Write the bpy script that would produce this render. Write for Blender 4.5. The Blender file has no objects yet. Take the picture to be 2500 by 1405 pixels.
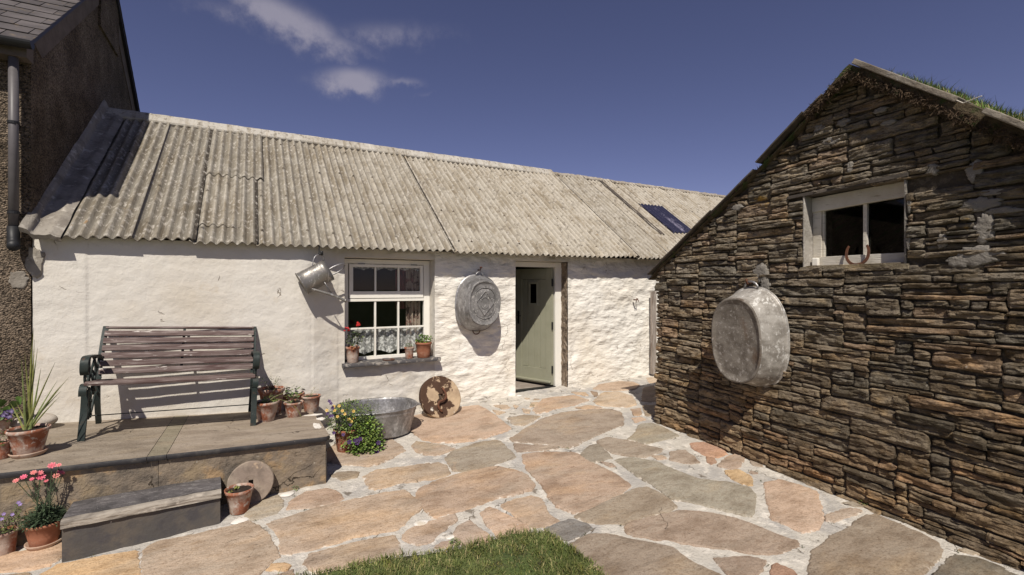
import bpy, bmesh, math, random
from math import sin, cos, pi, sqrt, atan2, radians, floor
from mathutils import Vector, Matrix, noise
random.seed(7)
R = random.uniform
V = Vector
scn = bpy.context.scene
COL = scn.collection
# ------------------------------------------------------------------ camera geometry
F, CX, CY, EYE = 1167.0, 1250.0, 703.0, 1.6
AZ = radians(28.5); fx, fy = sin(AZ), cos(AZ)
def ray(px, py):
    u = (px-CX)/F; v = (CY-py)/F
    return V((fx+u*fy, fy-u*fx, v))
E0 = V((0, 0, EYE))
def onY(px, py, Y): r = ray(px, py); return E0 + r*(Y/r.y)
def onX(px, py, X): r = ray(px, py); return E0 + r*(X/r.x)
def onZ(px, py, z): r = ray(px, py); return E0 + r*((z-EYE)/r.z)
def clampf(v, a, b): return a if v < a else (b if v > b else v)
def gz(x, y):
    return -.10 + .026*(clampf(x, -4, 9)-.5) + .065*(clampf(y, -3, 7)-6.3)
def onG(px, py, dz=0):
    r = ray(px, py); s = 4.
    for _ in range(30):
        s = (gz(r.x*s, r.y*s)+dz-EYE)/r.z
    return E0 + r*s
def platz(x, y):
    a = clampf((x+1.9)/2.55, -1, 1.05); b = clampf((y-4.6)/1.6, 0, 1)
    return (.305*(1-a)+.235*a)*(1-b) + (.30*(1-a)+.15*a)*b
def onP(px, py):
    r = ray(px, py); s = 4.
    for _ in range(30):
        s = .5*s + .5*(platz(r.x*s, r.y*s)-EYE)/r.z
    return E0 + r*s
def onRoof(px, py):
    r = ray(px, py); s = (.5-4.5872)/(r.z-.752*r.y)
    return E0 + r*s
# ------------------------------------------------------------------ mesh builder
class MB:
    def __init__(s): s.v = []; s.f = []; s.c = []; s.col = (1, 1, 1, 0); s.m = Matrix()
    def vert(s, p, c=None):
        s.v.append(s.m @ V(p)); s.c.append(c or s.col); return len(s.v)-1
    def face(s, *i): s.f.append(i)
    def box(s, x0, x1, y0, y1, z0, z1, m=None):
        P = [V((x, y, z)) for x in (x0, x1) for y in (y0, y1) for z in (z0, z1)]
        if m is not None: P = [m @ p for p in P]
        b = len(s.v)
        for p in P: s.vert(p)
        for q in ((0,1,3,2), (4,6,7,5), (0,4,5,1), (2,3,7,6), (0,2,6,4), (1,5,7,3)):
            s.f.append(tuple(b+k for k in q))
    def grid(s, fn, nu, nv, flip=False, cf=None):
        b = len(s.v)
        for i in range(nu+1):
            for j in range(nv+1):
                u, v = i/nu, j/nv
                s.vert(fn(u, v), cf(u, v) if cf else None)
        for i in range(nu):
            for j in range(nv):
                a = b+i*(nv+1)+j
                q = (a, a+nv+1, a+nv+2, a+1)
                s.f.append(q[::-1] if flip else q)
    def tube(s, pts, r, n=8, caps=True, closed=False, flat=1.0):
        pts = [V(p) for p in pts]; N = len(pts)
        rr = r if isinstance(r, (list, tuple)) else [r]*N
        b = len(s.v); up = None
        for i, p in enumerate(pts):
            if closed: t = pts[(i+1) % N]-pts[i-1]
            else: t = pts[min(i+1, N-1)]-pts[max(i-1, 0)]
            if t.length < 1e-9: t = V((0, 0, 1))
            t.normalize()
            if up is None:
                up = V((0, 0, 1)) if abs(t.z) < .9 else V((0, 1, 0))
            a = t.cross(up)
            if a.length < 1e-6: a = t.orthogonal()
            a.normalize(); up = a.cross(t).normalized()
            for k in range(n):
                w = 2*pi*k/n
                s.vert(p + a*(cos(w)*rr[i]*flat) + up*(sin(w)*rr[i]))
        M = N if closed else N-1
        for i in range(M):
            j = (i+1) % N
            for k in range(n):
                l = (k+1) % n
                s.f.append((b+i*n+k, b+j*n+k, b+j*n+l, b+i*n+l))
        if caps and not closed:
            s.f.append(tuple(b+k for k in range(n))); s.f.append(tuple(b+(N-1)*n+k for k in range(n-1, -1, -1)))
    def lathe(s, prof, n=32, sx=1, sy=1, wob=0, cx=0, cy=0):
        b = len(s.v)
        for r, z in prof:
            for k in range(n):
                w = 2*pi*k/n
                q = 1+wob*noise.noise(V((cos(w)*2, sin(w)*2, z*6+3)))
                s.vert((cx+r*sx*cos(w)*q, cy+r*sy*sin(w)*q, z))
        for i in range(len(prof)-1):
            for k in range(n):
                l = (k+1) % n
                s.f.append((b+i*n+k, b+i*n+l, b+(i+1)*n+l, b+(i+1)*n+k))
        if prof[0][0] > 1e-5: s.f.append(tuple(b+k for k in range(n-1, -1, -1)))
        if prof[-1][0] > 1e-5: s.f.append(tuple(b+(len(prof)-1)*n+k for k in range(n)))
    def band(s, pts, x0, x1, th):
        """flat bar following (y,z) points, running in x from x0 to x1"""
        N = len(pts); b = len(s.v)
        ths = th if isinstance(th, (list, tuple)) else [th]*N
        for i, (y, z) in enumerate(pts):
            a = pts[max(i-1, 0)]; c = pts[min(i+1, N-1)]
            t = V((c[0]-a[0], c[1]-a[1])); t.normalize(); nx, nz = -t.y, t.x; h = ths[i]/2
            for x, q in ((x0, h), (x1, h), (x1, -h), (x0, -h)):
                s.vert((x, y+nx*q, z+nz*q))
        for i in range(N-1):
            for k in range(4):
                l = (k+1) % 4
                s.f.append((b+i*4+k, b+i*4+l, b+i*4+4+l, b+i*4+4+k))
        s.f.append((b+3, b+2, b+1, b)); e = b+(N-1)*4; s.f.append((e, e+1, e+2, e+3))
    def leaf(s, p, d, n, L, W, fold=.25, col=None):
        p = V(p); d = V(d).normalized(); n = V(n)
        sd = d.cross(n)
        if sd.length < 1e-4: sd = d.orthogonal()
        sd.normalize(); n = sd.cross(d).normalized()
        if col: old = s.col; s.col = col
        a = s.vert(p); b = s.vert(p+d*L*.35+sd*W*.5+n*W*fold); c = s.vert(p+d*L*.75+sd*W*.38+n*W*fold*.6-n*L*.05)
        e = s.vert(p+d*L-n*L*.12); g = s.vert(p+d*L*.75-sd*W*.38+n*W*fold*.6-n*L*.05); h = s.vert(p+d*L*.35-sd*W*.5+n*W*fold)
        m = s.vert(p+d*L*.5)
        for q in ((a, b, m), (b, c, m), (c, e, m), (e, g, m), (g, h, m), (h, a, m)): s.f.append(q)
        if col: s.col = old
    def blade(s, p, d, L, w, bend, seg=3, col=None):
        """grass-like blade bending towards d"""
        p = V(p); d = V(d); sd = V((-d.y, d.x, 0))
        if sd.length < 1e-5: sd = V((1, 0, 0))
        sd.normalize(); b = len(s.v)
        for i in range(seg+1):
            t = i/seg; q = p + V((d.x, d.y, 0))*(L*bend*t*t) + V((0, 0, 1))*(L*(t-bend*.45*t*t))
            ww = w*(1-t**1.6)+w*.06
            s.vert(q+sd*ww*.5, col); s.vert(q-sd*ww*.5, col)
        for i in range(seg): s.f.append((b+2*i, b+2*i+1, b+2*i+3, b+2*i+2))
    def build(s, name, mat, parent=None, smooth=False, bevel=0, tri=False):
        me = bpy.data.meshes.new(name)
        org = V((0, 0, 0))
        me.from_pydata([tuple(v) for v in s.v], [], s.f)
        ca = me.color_attributes.new('tone', 'FLOAT_COLOR', 'POINT')
        buf = []
        for c in s.c: buf.extend((c[0], c[1], c[2], c[3] if len(c) > 3 else 0))
        ca.data.foreach_set('color', buf)
        me.materials.append(mat)
        if smooth: me.polygons.foreach_set('use_smooth', [True]*len(me.polygons))
        o = bpy.data.objects.new(name, me); COL.objects.link(o)
        if parent: o.parent = parent; o.matrix_parent_inverse = parent.matrix_world.inverted() if False else Matrix.Translation(-parent.location)
        if bevel:
            bm = o.modifiers.new('bevel', 'BEVEL'); bm.width = bevel; bm.segments = 2; bm.limit_method = 'ANGLE'
        return o
def tag(o, label=None, cat=None, group=None, kind=None):
    if label: o['label'] = label
    if cat: o['category'] = cat
    if group: o['group'] = group
    if kind: o['kind'] = kind
    return o
def thing(name, label, cat, loc=(0, 0, 0), group=None):
    o = bpy.data.objects.new(name, None); COL.objects.link(o); o.location = loc; o.empty_display_size = .1
    return tag(o, label, cat, group)
def fbm(p, o=4):
    return noise.fractal(V(p), 1.0, 2.0, o)
def nz(x, y=0, z=0): return noise.noise(V((x, y, z)))
# ------------------------------------------------------------------ materials
def noisy(name, base, layers=(), rough=.8, metal=0, bumps=(), attr=False, vor=None, edge=None, spec=.3, vcol=None, sheen=0, disp=None, crack=None):
    """base colour (or per-vertex tone) with noise layers: (colour, scale, lo, hi[, stretch xyz[, strength]])"""
    m = bpy.data.materials.new(name); m.use_nodes = True
    nt = m.node_tree; N = nt.nodes; L = nt.links; N.clear()
    out = N.new('ShaderNodeOutputMaterial'); bs = N.new('ShaderNodeBsdfPrincipled'); L.new(bs.outputs[0], out.inputs[0])
    tc = N.new('ShaderNodeTexCoord'); bs.inputs['Roughness'].default_value = rough; bs.inputs['Metallic'].default_value = metal
    bs.inputs['Specular IOR Level'].default_value = spec
    def ns(scale, st=(1, 1, 1), det=5, off=0):
        mp = N.new('ShaderNodeMapping'); L.new(tc.outputs['Object'], mp.inputs[0]); mp.inputs['Scale'].default_value = st
        mp.inputs['Location'].default_value = (off, off*.7, off*1.3)
        t = N.new('ShaderNodeTexNoise'); t.inputs['Scale'].default_value = scale; t.inputs['Detail'].default_value = det
        t.inputs['Roughness'].default_value = .62; L.new(mp.outputs[0], t.inputs['Vector']); return t.outputs['Fac']
    if attr:
        a = N.new('ShaderNodeAttribute'); a.attribute_name = 'tone'; cur = a.outputs['Color']; alpha = a.outputs['Alpha']
    else:
        c = N.new('ShaderNodeRGB'); c.outputs[0].default_value = (*base, 1); cur = c.outputs[0]
    for i, ly in enumerate(layers):
        colr, sc, lo, hi = ly[:4]; st = ly[4] if len(ly) > 4 and ly[4] else (1, 1, 1); k = ly[5] if len(ly) > 5 else 1
        mr = N.new('ShaderNodeMapRange'); L.new(ns(sc, st, off=i*3.7+sc*.13), mr.inputs[0])
        mr.inputs[1].default_value = lo; mr.inputs[2].default_value = hi; mr.inputs[4].default_value = k
        mx = N.new('ShaderNodeMix'); mx.data_type = 'RGBA'
        if colr[0] == 'x': mx.blend_type = 'MULTIPLY'; colr = colr[1:]
        L.new(mr.outputs[0], mx.inputs['Factor']); L.new(cur, mx.inputs['A']); mx.inputs['B'].default_value = (*colr, 1); cur = mx.outputs['Result']
    if vor:   # voronoi cell tones: (scale, dark, light, strength)
        v = N.new('ShaderNodeTexVoronoi'); v.inputs['Scale'].default_value = vor[0]; L.new(tc.outputs['Object'], v.inputs['Vector'])
        sp = N.new('ShaderNodeSeparateColor'); L.new(v.outputs['Color'], sp.inputs[0])
        mr = N.new('ShaderNodeMapRange'); L.new(sp.outputs[0], mr.inputs[0]); mr.inputs[3].default_value = vor[1]; mr.inputs[4].default_value = vor[2]
        mx = N.new('ShaderNodeMix'); mx.data_type = 'RGBA'; mx.blend_type = 'MULTIPLY'; mx.inputs['Factor'].default_value = 1
        L.new(cur, mx.inputs['A']); L.new(mr.outputs[0], mx.inputs['B']); cur = mx.outputs['Result']
    if edge:  # (colour, scale): tone alpha + noise
        ad = N.new('ShaderNodeMath'); ad.operation = 'ADD'; L.new(alpha, ad.inputs[0]); L.new(ns(edge[1], off=9), ad.inputs[1])
        mr = N.new('ShaderNodeMapRange'); L.new(ad.outputs[0], mr.inputs[0]); mr.inputs[1].default_value = edge[2]; mr.inputs[2].default_value = edge[2]+.12
        mx = N.new('ShaderNodeMix'); mx.data_type = 'RGBA'; L.new(mr.outputs[0], mx.inputs['Factor']); L.new(cur, mx.inputs['A'])
        mx.inputs['B'].default_value = (*edge[0], 1); cur = mx.outputs['Result']
    prev = None
    if crack:   # (voronoi scale, width, colour, mask scale, mask lo)
        nd = N.new('ShaderNodeTexNoise'); nd.inputs['Scale'].default_value = crack[0]*2.5; nd.inputs['Detail'].default_value = 4; L.new(tc.outputs['Object'], nd.inputs['Vector'])
        va_ = N.new('ShaderNodeVectorMath'); va_.operation = 'SCALE'; va_.inputs['Scale'].default_value = .55/crack[0]; L.new(nd.outputs['Color'], va_.inputs[0])
        vb_ = N.new('ShaderNodeVectorMath'); vb_.operation = 'ADD'; L.new(tc.outputs['Object'], vb_.inputs[0]); L.new(va_.outputs[0], vb_.inputs[1])
        v = N.new('ShaderNodeTexVoronoi'); v.feature = 'DISTANCE_TO_EDGE'; v.inputs['Scale'].default_value = crack[0]; L.new(vb_.outputs[0], v.inputs['Vector'])
        a1 = N.new('ShaderNodeMapRange'); a1.inputs[1].default_value = crack[1]; a1.inputs[2].default_value = crack[1]*.3; L.new(v.outputs['Distance'], a1.inputs[0])
        a2 = N.new('ShaderNodeMapRange'); a2.inputs[1].default_value = crack[4]; a2.inputs[2].default_value = crack[4]+.06; L.new(ns(crack[3], off=21), a2.inputs[0])
        a3 = N.new('ShaderNodeMath'); a3.operation = 'MULTIPLY'; L.new(a1.outputs[0], a3.inputs[0]); L.new(a2.outputs[0], a3.inputs[1])
        mx = N.new('ShaderNodeMix'); mx.data_type = 'RGBA'; L.new(a3.outputs[0], mx.inputs['Factor']); L.new(cur, mx.inputs['A']); mx.inputs['B'].default_value = (*crack[2], 1); cur = mx.outputs['Result']
        bp = N.new('ShaderNodeBump'); bp.invert = True; bp.inputs['Distance'].default_value = .012; L.new(a3.outputs[0], bp.inputs['Height']); prev = bp.outputs[0]
    L.new(cur, bs.inputs['Base Color'])
    for b in bumps:
        sc, dist = b[0], b[1]; st = b[2] if len(b) > 2 else (1, 1, 1)
        bp = N.new('ShaderNodeBump'); bp.inputs['Strength'].default_value = 1; bp.inputs['Distance'].default_value = dist
        if sc < 0:
            v = N.new('ShaderNodeTexVoronoi'); v.inputs['Scale'].default_value = -sc; L.new(tc.outputs['Object'], v.inputs['Vector'])
            sb = N.new('ShaderNodeMath'); sb.operation = 'SUBTRACT'; sb.inputs[0].default_value = 1; L.new(v.outputs['Distance'], sb.inputs[1]); h = sb.outputs[0]
        else: h = ns(sc, st, 4, off=5)
        L.new(h, bp.inputs['Height'])
        if prev: L.new(prev, bp.inputs['Normal'])
        prev = bp.outputs[0]
    if prev: L.new(prev, bs.inputs['Normal'])
    m['bsdf'] = bs.name
    return m
MUL = 'x'
M = {}
M['plaster'] = noisy('whitewash', (.65, .612, .552), [((MUL, .90, .86, .80), 1.1, .45, .7), ((MUL, .86, .78, .68), 3.5, .62, .8), ((.58, .47, .36), 9, .70, .80, (1, 1, 1.5), .5), ((.55, .45, .34), 34, .72, .78, None, .4)],
    .9, bumps=[(4, .018), (20, .004), (110, .002)], spec=.15, crack=(2.6, .016, (.42, .36, .29), 2.1, .60))
M['plaster_rough'] = noisy('rough_whitewash', (.785, .75, .685), [((MUL, .93, .89, .83), 1.1, .45, .7), ((.62, .50, .37), 7, .70, .84, (1, 1, 2), .45)],
    .9, bumps=[(5, .035, (.6, 1, 1.5)), (17, .010, (.5, 1, 1.6)), (60, .004)], spec=.15, crack=(4.5, .018, (.45, .38, .30), 2.6, .58))
M['cement'] = noisy('cement', (.36, .33, .29), [((.22, .20, .17), 6, .45, .65), ((.5, .47, .43), 14, .6, .7)], .95, bumps=[(20, .012), (90, .004)])
M['flash'] = noisy('roof_flashing', (.29, .26, .22), [((.20, .175, .145), 5, .45, .62), ((.48, .44, .38), 9, .56, .68), ((.14, .12, .10), 30, .6, .68, None, .7)], .9, bumps=[(14, .012), (60, .004)])
M['roughcast'] = noisy('roughcast', (.155, .12, .088), [((MUL, .6, .58, .55), 3, .4, .65), ((MUL, .55, .5, .42), 1.2, .45, .7)], .95, bumps=[(-70, .02), (40, .006)], vor=(75, .3, 1.9))
M['render'] = noisy('grey_render', (.13, .105, .09), [((MUL, .7, .68, .66), 5, .4, .65)], .95, bumps=[(40, .004)])
M['slate_roof'] = noisy('roof_slate', (.11, .095, .095), [((.17, .13, .09), 9, .58, .7), ((MUL, .7, .7, .7), 3, .4, .6)], .6, bumps=[(30, .003)], attr=True)
M['plastic'] = noisy('grey_plastic', (.115, .105, .108), [((MUL, .8, .8, .8), 9, .5, .7)], .45)
M['blackplastic'] = noisy('black_plastic', (.02, .02, .022), [], .5)
M['roof'] = noisy('fibre_cement', (.285, .25, .205), [((MUL, .80, .77, .72), 2.2, .44, .62), ((MUL, .74, .70, .64), 2.5, .50, .62, (5, .5, .5)), ((MUL, 1.18, 1.17, 1.15), 3.1, .56, .68, (6, .4, .4)), ((.17, .145, .115), 17, .54, .64, (1, .6, .6), .75), ((.50, .46, .40), 24, .54, .64, (1, .6, .6), .75), ((.09, .075, .055), 48, .62, .68, None, .6), ((.36, .20, .07), 5.5, .68, .76, None, .7), ((.50, .46, .40), 1.6, .66, .74, None, .5)],
    .95, bumps=[(60, .008), (160, .004)], attr=True)
M['rooflight'] = noisy('blue_plastic_sheet', (.02, .02, .045), [((.26, .24, .32), 5, .55, .7, (1, .5, .5), .8), ((.3, .28, .33), 40, .6, .7, None, .4)], .35, spec=.4)
M['tar'] = noisy('tar_strip', (.10, .08, .065), [((.06, .05, .04), 12, .4, .6)], .9, bumps=[(40, .004)])
M['paint'] = noisy('white_paint', (.80, .77, .70), [((MUL, .93, .91, .88), 4, .5, .7)], .4, spec=.4)
M['oldpaint'] = noisy('weathered_white_paint', (.60, .56, .49), [((.28, .24, .19), 7, .6, .68, (1, 1, 12), .8), ((MUL, .8, .77, .72), 3, .4, .65)], .7, bumps=[(12, .006, (1, 1, 10))])
M['green'] = noisy('sage_paint', (.31, .305, .225), [((MUL, .92, .92, .9), 5, .45, .65)], .45, spec=.4)
M['black'] = noisy('black_iron', (.018, .018, .018), [], .45)
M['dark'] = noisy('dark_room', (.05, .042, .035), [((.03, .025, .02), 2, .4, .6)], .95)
M['tile'] = noisy('floor_tile', (.36, .31, .27), [((MUL, .7, .68, .66), 4, .4, .6)], .6)
M['sill'] = noisy('slate_sill', (.085, .08, .082), [((.40, .36, .31), 14, .52, .60, None, .8), ((.10, .09, .085), 4, .5, .6)], .7, bumps=[(30, .004)])
M['slab'] = noisy('flagstone', (.4, .3, .2), [((.36, .31, .25), 1.3, .50, .70, (1, 2.5, 1), .5), ((MUL, .72, .69, .66), 3.0, .46, .66, (1, 2, 1)), ((MUL, 1.18, 1.08, .92), 1.2, .5, .72, (1, 2.2, 1)), ((MUL, .74, .70, .66), 9, .60, .76, (1, 2, 1)), ((MUL, .6, .54, .48), 42, .60, .68, None, .8), ((MUL, .87, .84, .81), 15, .50, .64, (1, 1.8, 1)), ((.62, .56, .48), 4.4, .70, .76, None, .75), ((.62, .57, .5), 26, .70, .75, None, .7), ((MUL, .78, .75, .72), 75, .52, .62), ((MUL, 1.2, 1.17, 1.12), 95, .56, .66)],
    .85, bumps=[(3, .02, (1, 2, 1)), (9, .012, (1, 1.6, 1)), (30, .006), (110, .003)], attr=True, edge=((.60, .54, .465), 13, .80), crack=(1.6, .006, (.18, .14, .10), 1.7, .60))
M['mortar'] = noisy('lime_mortar', (.52, .48, .42), [((.40, .375, .345), 2.2, .44, .60), ((.66, .61, .54), 7, .52, .66), ((.24, .19, .14), 13, .66, .74), ((.13, .10, .07), 4, .62, .68, None, .8), ((MUL, .7, .66, .6), 60, .6, .7)], .95, bumps=[(10, .02), (38, .012), (140, .003)], crack=(4, .016, (.2, .155, .11), 3, .55))
M['plat'] = noisy('platform_slate', (.2, .17, .135), [((MUL, .72, .70, .68), 3, .42, .62, (1, 2, 1)), ((.30, .24, .17), 2.2, .52, .70, (1, 2.5, 1), .8), ((MUL, .6, .58, .55), 30, .58, .7), ((.46, .42, .36), 38, .66, .72, None, .6)],
    .8, bumps=[(4, .016, (1, 2, 1)), (14, .008), (40, .005), (120, .002)], attr=True, crack=(1.1, .004, (.09, .07, .05), 1.2, .50))
M['slab_edge'] = noisy('dark_slate_edge', (.03, .028, .03), [((.06, .055, .052), 9, .5, .65), ((.16, .14, .12), 40, .66, .72)], .55, bumps=[(20, .004)])
M['jamb'] = noisy('rubble_jamb', (.26, .20, .145), [((.12, .09, .065), 9, .45, .58), ((.42, .36, .29), 14, .58, .68)], .95, bumps=[(14, .03), (60, .008)])
M['limewash'] = noisy('spilt_limewash', (.72, .68, .62), [((.5, .45, .38), 12, .5, .7)], .9, bumps=[(30, .004)])
M['stonewall'] = noisy('rubble_stone', (.2, .15, .1), [((MUL, .55, .52, .47), 7, .44, .60, (1, 1, 2)), ((MUL, 1.55, 1.42, 1.2), 5, .52, .68, (1, 1, 2)), ((MUL, .55, .52, .5), 32, .55, .68, (1, 1, 2.5)), ((.36, .33, .28), 20, .66, .74, None, .6), ((.34, .31, .26), 60, .69, .74, None, .7), ((.33, .20, .045), 3.2, .69, .76, None, .8)],
    .95, bumps=[(9, .028, (1, 1, 3)), (38, .013, (1, 1, 2)), (130, .004)], attr=True, spec=.15)
M['wallcore'] = noisy('wall_core_earth', (.06, .047, .034), [((.10, .08, .06), 20, .5, .6)], 1, bumps=[(30, .02)])
M['patch'] = noisy('cement_patch', (.21, .19, .165), [((.19, .17, .145), 5, .45, .62), ((.36, .33, .29), 20, .6, .7), ((MUL, .6, .6, .6), 70, .6, .68)], .95, bumps=[(12, .02), (60, .006)])
M['turf'] = noisy('turf_soil', (.07, .05, .03), [((.11, .085, .05), 12, .45, .6), ((.05, .07, .02), 6, .5, .6)], 1, bumps=[(30, .02), (90, .008)])
M['roots'] = noisy('dry_roots', (.095, .062, .038), [((.05, .034, .022), 9, .45, .6), ((.18, .125, .08), 18, .6, .68)], 1)
M['roofslab'] = noisy('stone_roof_slab', (.26, .225, .18), [((.16, .13, .10), 5, .45, .6), ((.36, .33, .29), 12, .6, .7)], .9, bumps=[(14, .012), (70, .004)])
M['darkslab'] = noisy('dark_verge_slate', (.07, .058, .048), [((.12, .10, .08), 7, .5, .65)], .9, bumps=[(20, .008)])
M['grass'] = noisy('grass', (.1, .15, .04), [((MUL, .6, .65, .5), 4, .42, .6), ((MUL, 1.4, 1.2, .9), 9, .55, .7)], .7, attr=True, spec=.25)
M['leaf'] = noisy('leaf', (.1, .15, .04), [((MUL, .65, .7, .6), 30, .4, .6)], .55, attr=True, spec=.35)
M['flower'] = noisy('petal', (.5, .1, .1), [], .6, attr=True)
M['ground'] = noisy('ground_grass', (.07, .10, .03), [((.10, .12, .04), 2, .45, .6), ((.05, .05, .025), 9, .5, .65)], 1, bumps=[(20, .03)])
M['terracotta'] = noisy('terracotta', (.33, .13, .075), [((MUL, .72, .66, .6), 7, .42, .62), ((.44, .36, .30), 8, .44, .58, (1, 1, .8), .85), ((.52, .46, .40), 26, .55, .63, None, .7), ((MUL, .5, .5, .5), 50, .66, .72)], .9, bumps=[(30, .003), (90, .0015)], spec=.2)
M['terracotta_clean'] = noisy('clean_terracotta', (.34, .145, .085), [((MUL, .75, .7, .66), 6, .45, .62), ((.44, .28, .2), 12, .56, .7, None, .6)], .9, bumps=[(30, .003)], spec=.2)
M['saucer'] = noisy('limescaled_terracotta', (.42, .28, .20), [((.50, .40, .32), 9, .4, .6), ((.3, .14, .08), 6, .58, .66)], .9, bumps=[(30, .002)])
M['soil'] = noisy('soil', (.035, .024, .018), [((.08, .06, .045), 40, .6, .7)], 1, bumps=[(50, .02)])
M['galv'] = noisy('galvanised_steel', (.36, .35, .35), [((.22, .21, .205), 5, .42, .6, (1, 1, .7)), ((.52, .51, .51), 11, .54, .66, (1.5, 1.5, .5), .8), ((.16, .14, .12), 24, .62, .72, None, .7)], .42, metal=.6, bumps=[(9, .006), (14, .003), (90, .0008)], vor=(45, .85, 1.15))
M['galv_big'] = noisy('scuffed_bath_zinc', (.46, .43, .39), [((.28, .255, .225), 6, .42, .60, (1, 1, 2)), ((.74, .72, .68), 13, .55, .64, (1, 2, .8), .9), ((.22, .19, .16), 34, .60, .70, None, .6), ((.78, .76, .72), 50, .64, .69, (1, 3, .6), .8)], .45, metal=.3, bumps=[(8, .006), (16, .003), (90, .001)])
M['galv_base'] = noisy('stained_zinc', (.22, .195, .165), [((.13, .11, .09), 7, .42, .60), ((.34, .31, .28), 26, .56, .66), ((.42, .40, .37), 70, .63, .70), ((.14, .095, .065), 4, .56, .70, None, .8)], .8, metal=.1, bumps=[(20, .005), (90, .002)])
M['galv_base_pale'] = noisy('pitted_zinc', (.22, .21, .205), [((.14, .135, .13), 7, .42, .62), ((.46, .44, .41), 38, .57, .64), ((.50, .48, .45), 12, .64, .72, None, .8)], .8, metal=.1, bumps=[(20, .005), (90, .002)])
M['galv_shiny'] = noisy('scuffed_zinc', (.26, .24, .215), [((.26, .245, .225), 6, .42, .62, (1, 1, 3)), ((.68, .66, .63), 16, .57, .68, (2, 1, .8), .8), ((.2, .18, .16), 40, .64, .72, None, .6)], .42, metal=.6, bumps=[(8, .006), (14, .003), (90, .001)])
M['millstone'] = noisy('sandy_millstone', (.46, .34, .22), [((.36, .26, .17), 4, .45, .6), ((.07, .038, .024), 4.0, .475, .50), ((.6, .55, .47), 7, .66, .7)], .95, bumps=[(20, .008), (4.2, .02), (90, .003)])
M['millstone_grey'] = noisy('smooth_millstone', (.25, .195, .155), [((.33, .27, .21), 4, .5, .64), ((.16, .125, .10), 10, .5, .68), ((.48, .36, .25), 8, .64, .72)], .85, bumps=[(20, .006), (90, .002)])
M['rust'] = noisy('rusty_iron', (.12, .05, .028), [((.08, .035, .022), 20, .45, .6), ((.22, .095, .045), 35, .58, .7)], .9, bumps=[(60, .003)])
M['bench_wood'] = noisy('faded_stained_wood', (.135, .098, .088), [((.085, .05, .045), 5, .42, .62, (.5, 4, 4)), ((.25, .20, .185), 9, .52, .66, (.35, 6, 6)), ((.60, .55, .50), 8, .64, .67, (.6, 4, 4), .9)], .75, bumps=[(12, .004, (.2, 8, 8))])
M['bench_iron'] = noisy('green_cast_iron', (.026, .033, .03), [((.02, .03, .028), 9, .45, .6), ((.10, .06, .04), 12, .60, .70, None, .7), ((.09, .11, .10), 30, .6, .7, None, .5)], .55, bumps=[(40, .002)])
M['step_top'] = noisy('rough_slate_step', (.115, .105, .105), [((.20, .185, .18), 14, .52, .64, (1, 2, 1)), ((.065, .06, .06), 5, .45, .62), ((.40, .38, .36), 60, .64, .70, (1, 2, 1))], .8, bumps=[(12, .012, (1, 2, 1)), (60, .006)])
M['step_edge'] = noisy('weathered_slate_edge', (.34, .30, .25), [((.18, .155, .13), 5, .45, .62, (1, 1, 4)), ((.42, .37, .31), 12, .56, .66), ((.26, .14, .07), 2.6, .64, .70)], .85, bumps=[(14, .01, (1, 1, 4))])
M['step_face'] = noisy('slate_riser', (.08, .073, .068), [((.12, .10, .08), 3, .45, .64), ((.065, .06, .062), 7, .48, .62), ((.36, .34, .31), 18, .69, .73)], .7, bumps=[(9, .006), (60, .002)])
M['riser'] = noisy('platform_face', (.215, .17, .125), [((.27, .205, .13), 2.4, .48, .58), ((.12, .10, .08), 3.6, .48, .64), ((.36, .24, .13), 3.5, .56, .64, None, .8), ((.44, .40, .34), 12, .68, .73, None, .8)], .85, bumps=[(4, .03), (11, .015), (34, .008), (100, .003)], crack=(2.2, .008, (.06, .045, .03), 1.5, .52))
M['boulder'] = noisy('pale_boulder', (.50, .45, .39), [((.40, .35, .30), 8, .45, .6), ((.3, .28, .25), 50, .6, .7)], .9, bumps=[(30, .003)])
M['whitestone'] = noisy('white_stone', (.70, .66, .60), [((.55, .48, .38), 8, .55, .7)], .9, bumps=[(20, .01)])
M['greywood'] = noisy('silvered_wood', (.36, .31, .27), [((.20, .16, .13), 6, .45, .6, (3, 3, .3)), ((.50, .45, .40), 12, .55, .68, (3, 3, .3)), ((.13, .08, .05), 9, .64, .72, (3, 3, .3))], .9, bumps=[(20, .008, (3, 3, .3))])
M['curtain'] = noisy('floral_curtain', (.42, .33, .27), [((.12, .07, .06), 13, .50, .56), ((.30, .14, .12), 8, .58, .64)], .9)
M['redcloth'] = noisy('dusky_red_curtain', (.22, .07, .075), [((.10, .035, .04), 6, .45, .62)], .9)
M['rope'] = noisy('pale_rope', (.55, .5, .43), [], .9)
def alphamat(name, col, lo, hi, scale, sheer):
    m = bpy.data.materials.new(name); m.use_nodes = True; nt = m.node_tree; N = nt.nodes; L = nt.links; N.clear()
    out = N.new('ShaderNodeOutputMaterial'); d = N.new('ShaderNodeBsdfDiffuse'); d.inputs[0].default_value = (*col, 1)
    t = N.new('ShaderNodeBsdfTransparent'); mx = N.new('ShaderNodeMixShader'); tc = N.new('ShaderNodeTexCoord')
    v = N.new('ShaderNodeTexNoise'); v.inputs['Scale'].default_value = scale; v.inputs['Detail'].default_value = 2; L.new(tc.outputs['Object'], v.inputs['Vector'])
    mr = N.new('ShaderNodeMapRange'); mr.inputs[1].default_value = lo; mr.inputs[2].default_value = hi; mr.inputs[3].default_value = sheer; mr.inputs[4].default_value = .95
    L.new(v.outputs['Fac'], mr.inputs[0]); L.new(mr.outputs[0], mx.inputs[0]); L.new(t.outputs[0], mx.inputs[1]); L.new(d.outputs[0], mx.inputs[2]); L.new(mx.outputs[0], out.inputs[0])
    return m
M['lace'] = alphamat('white_lace', (.75, .73, .72), .50, .56, 32, .42)
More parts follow.
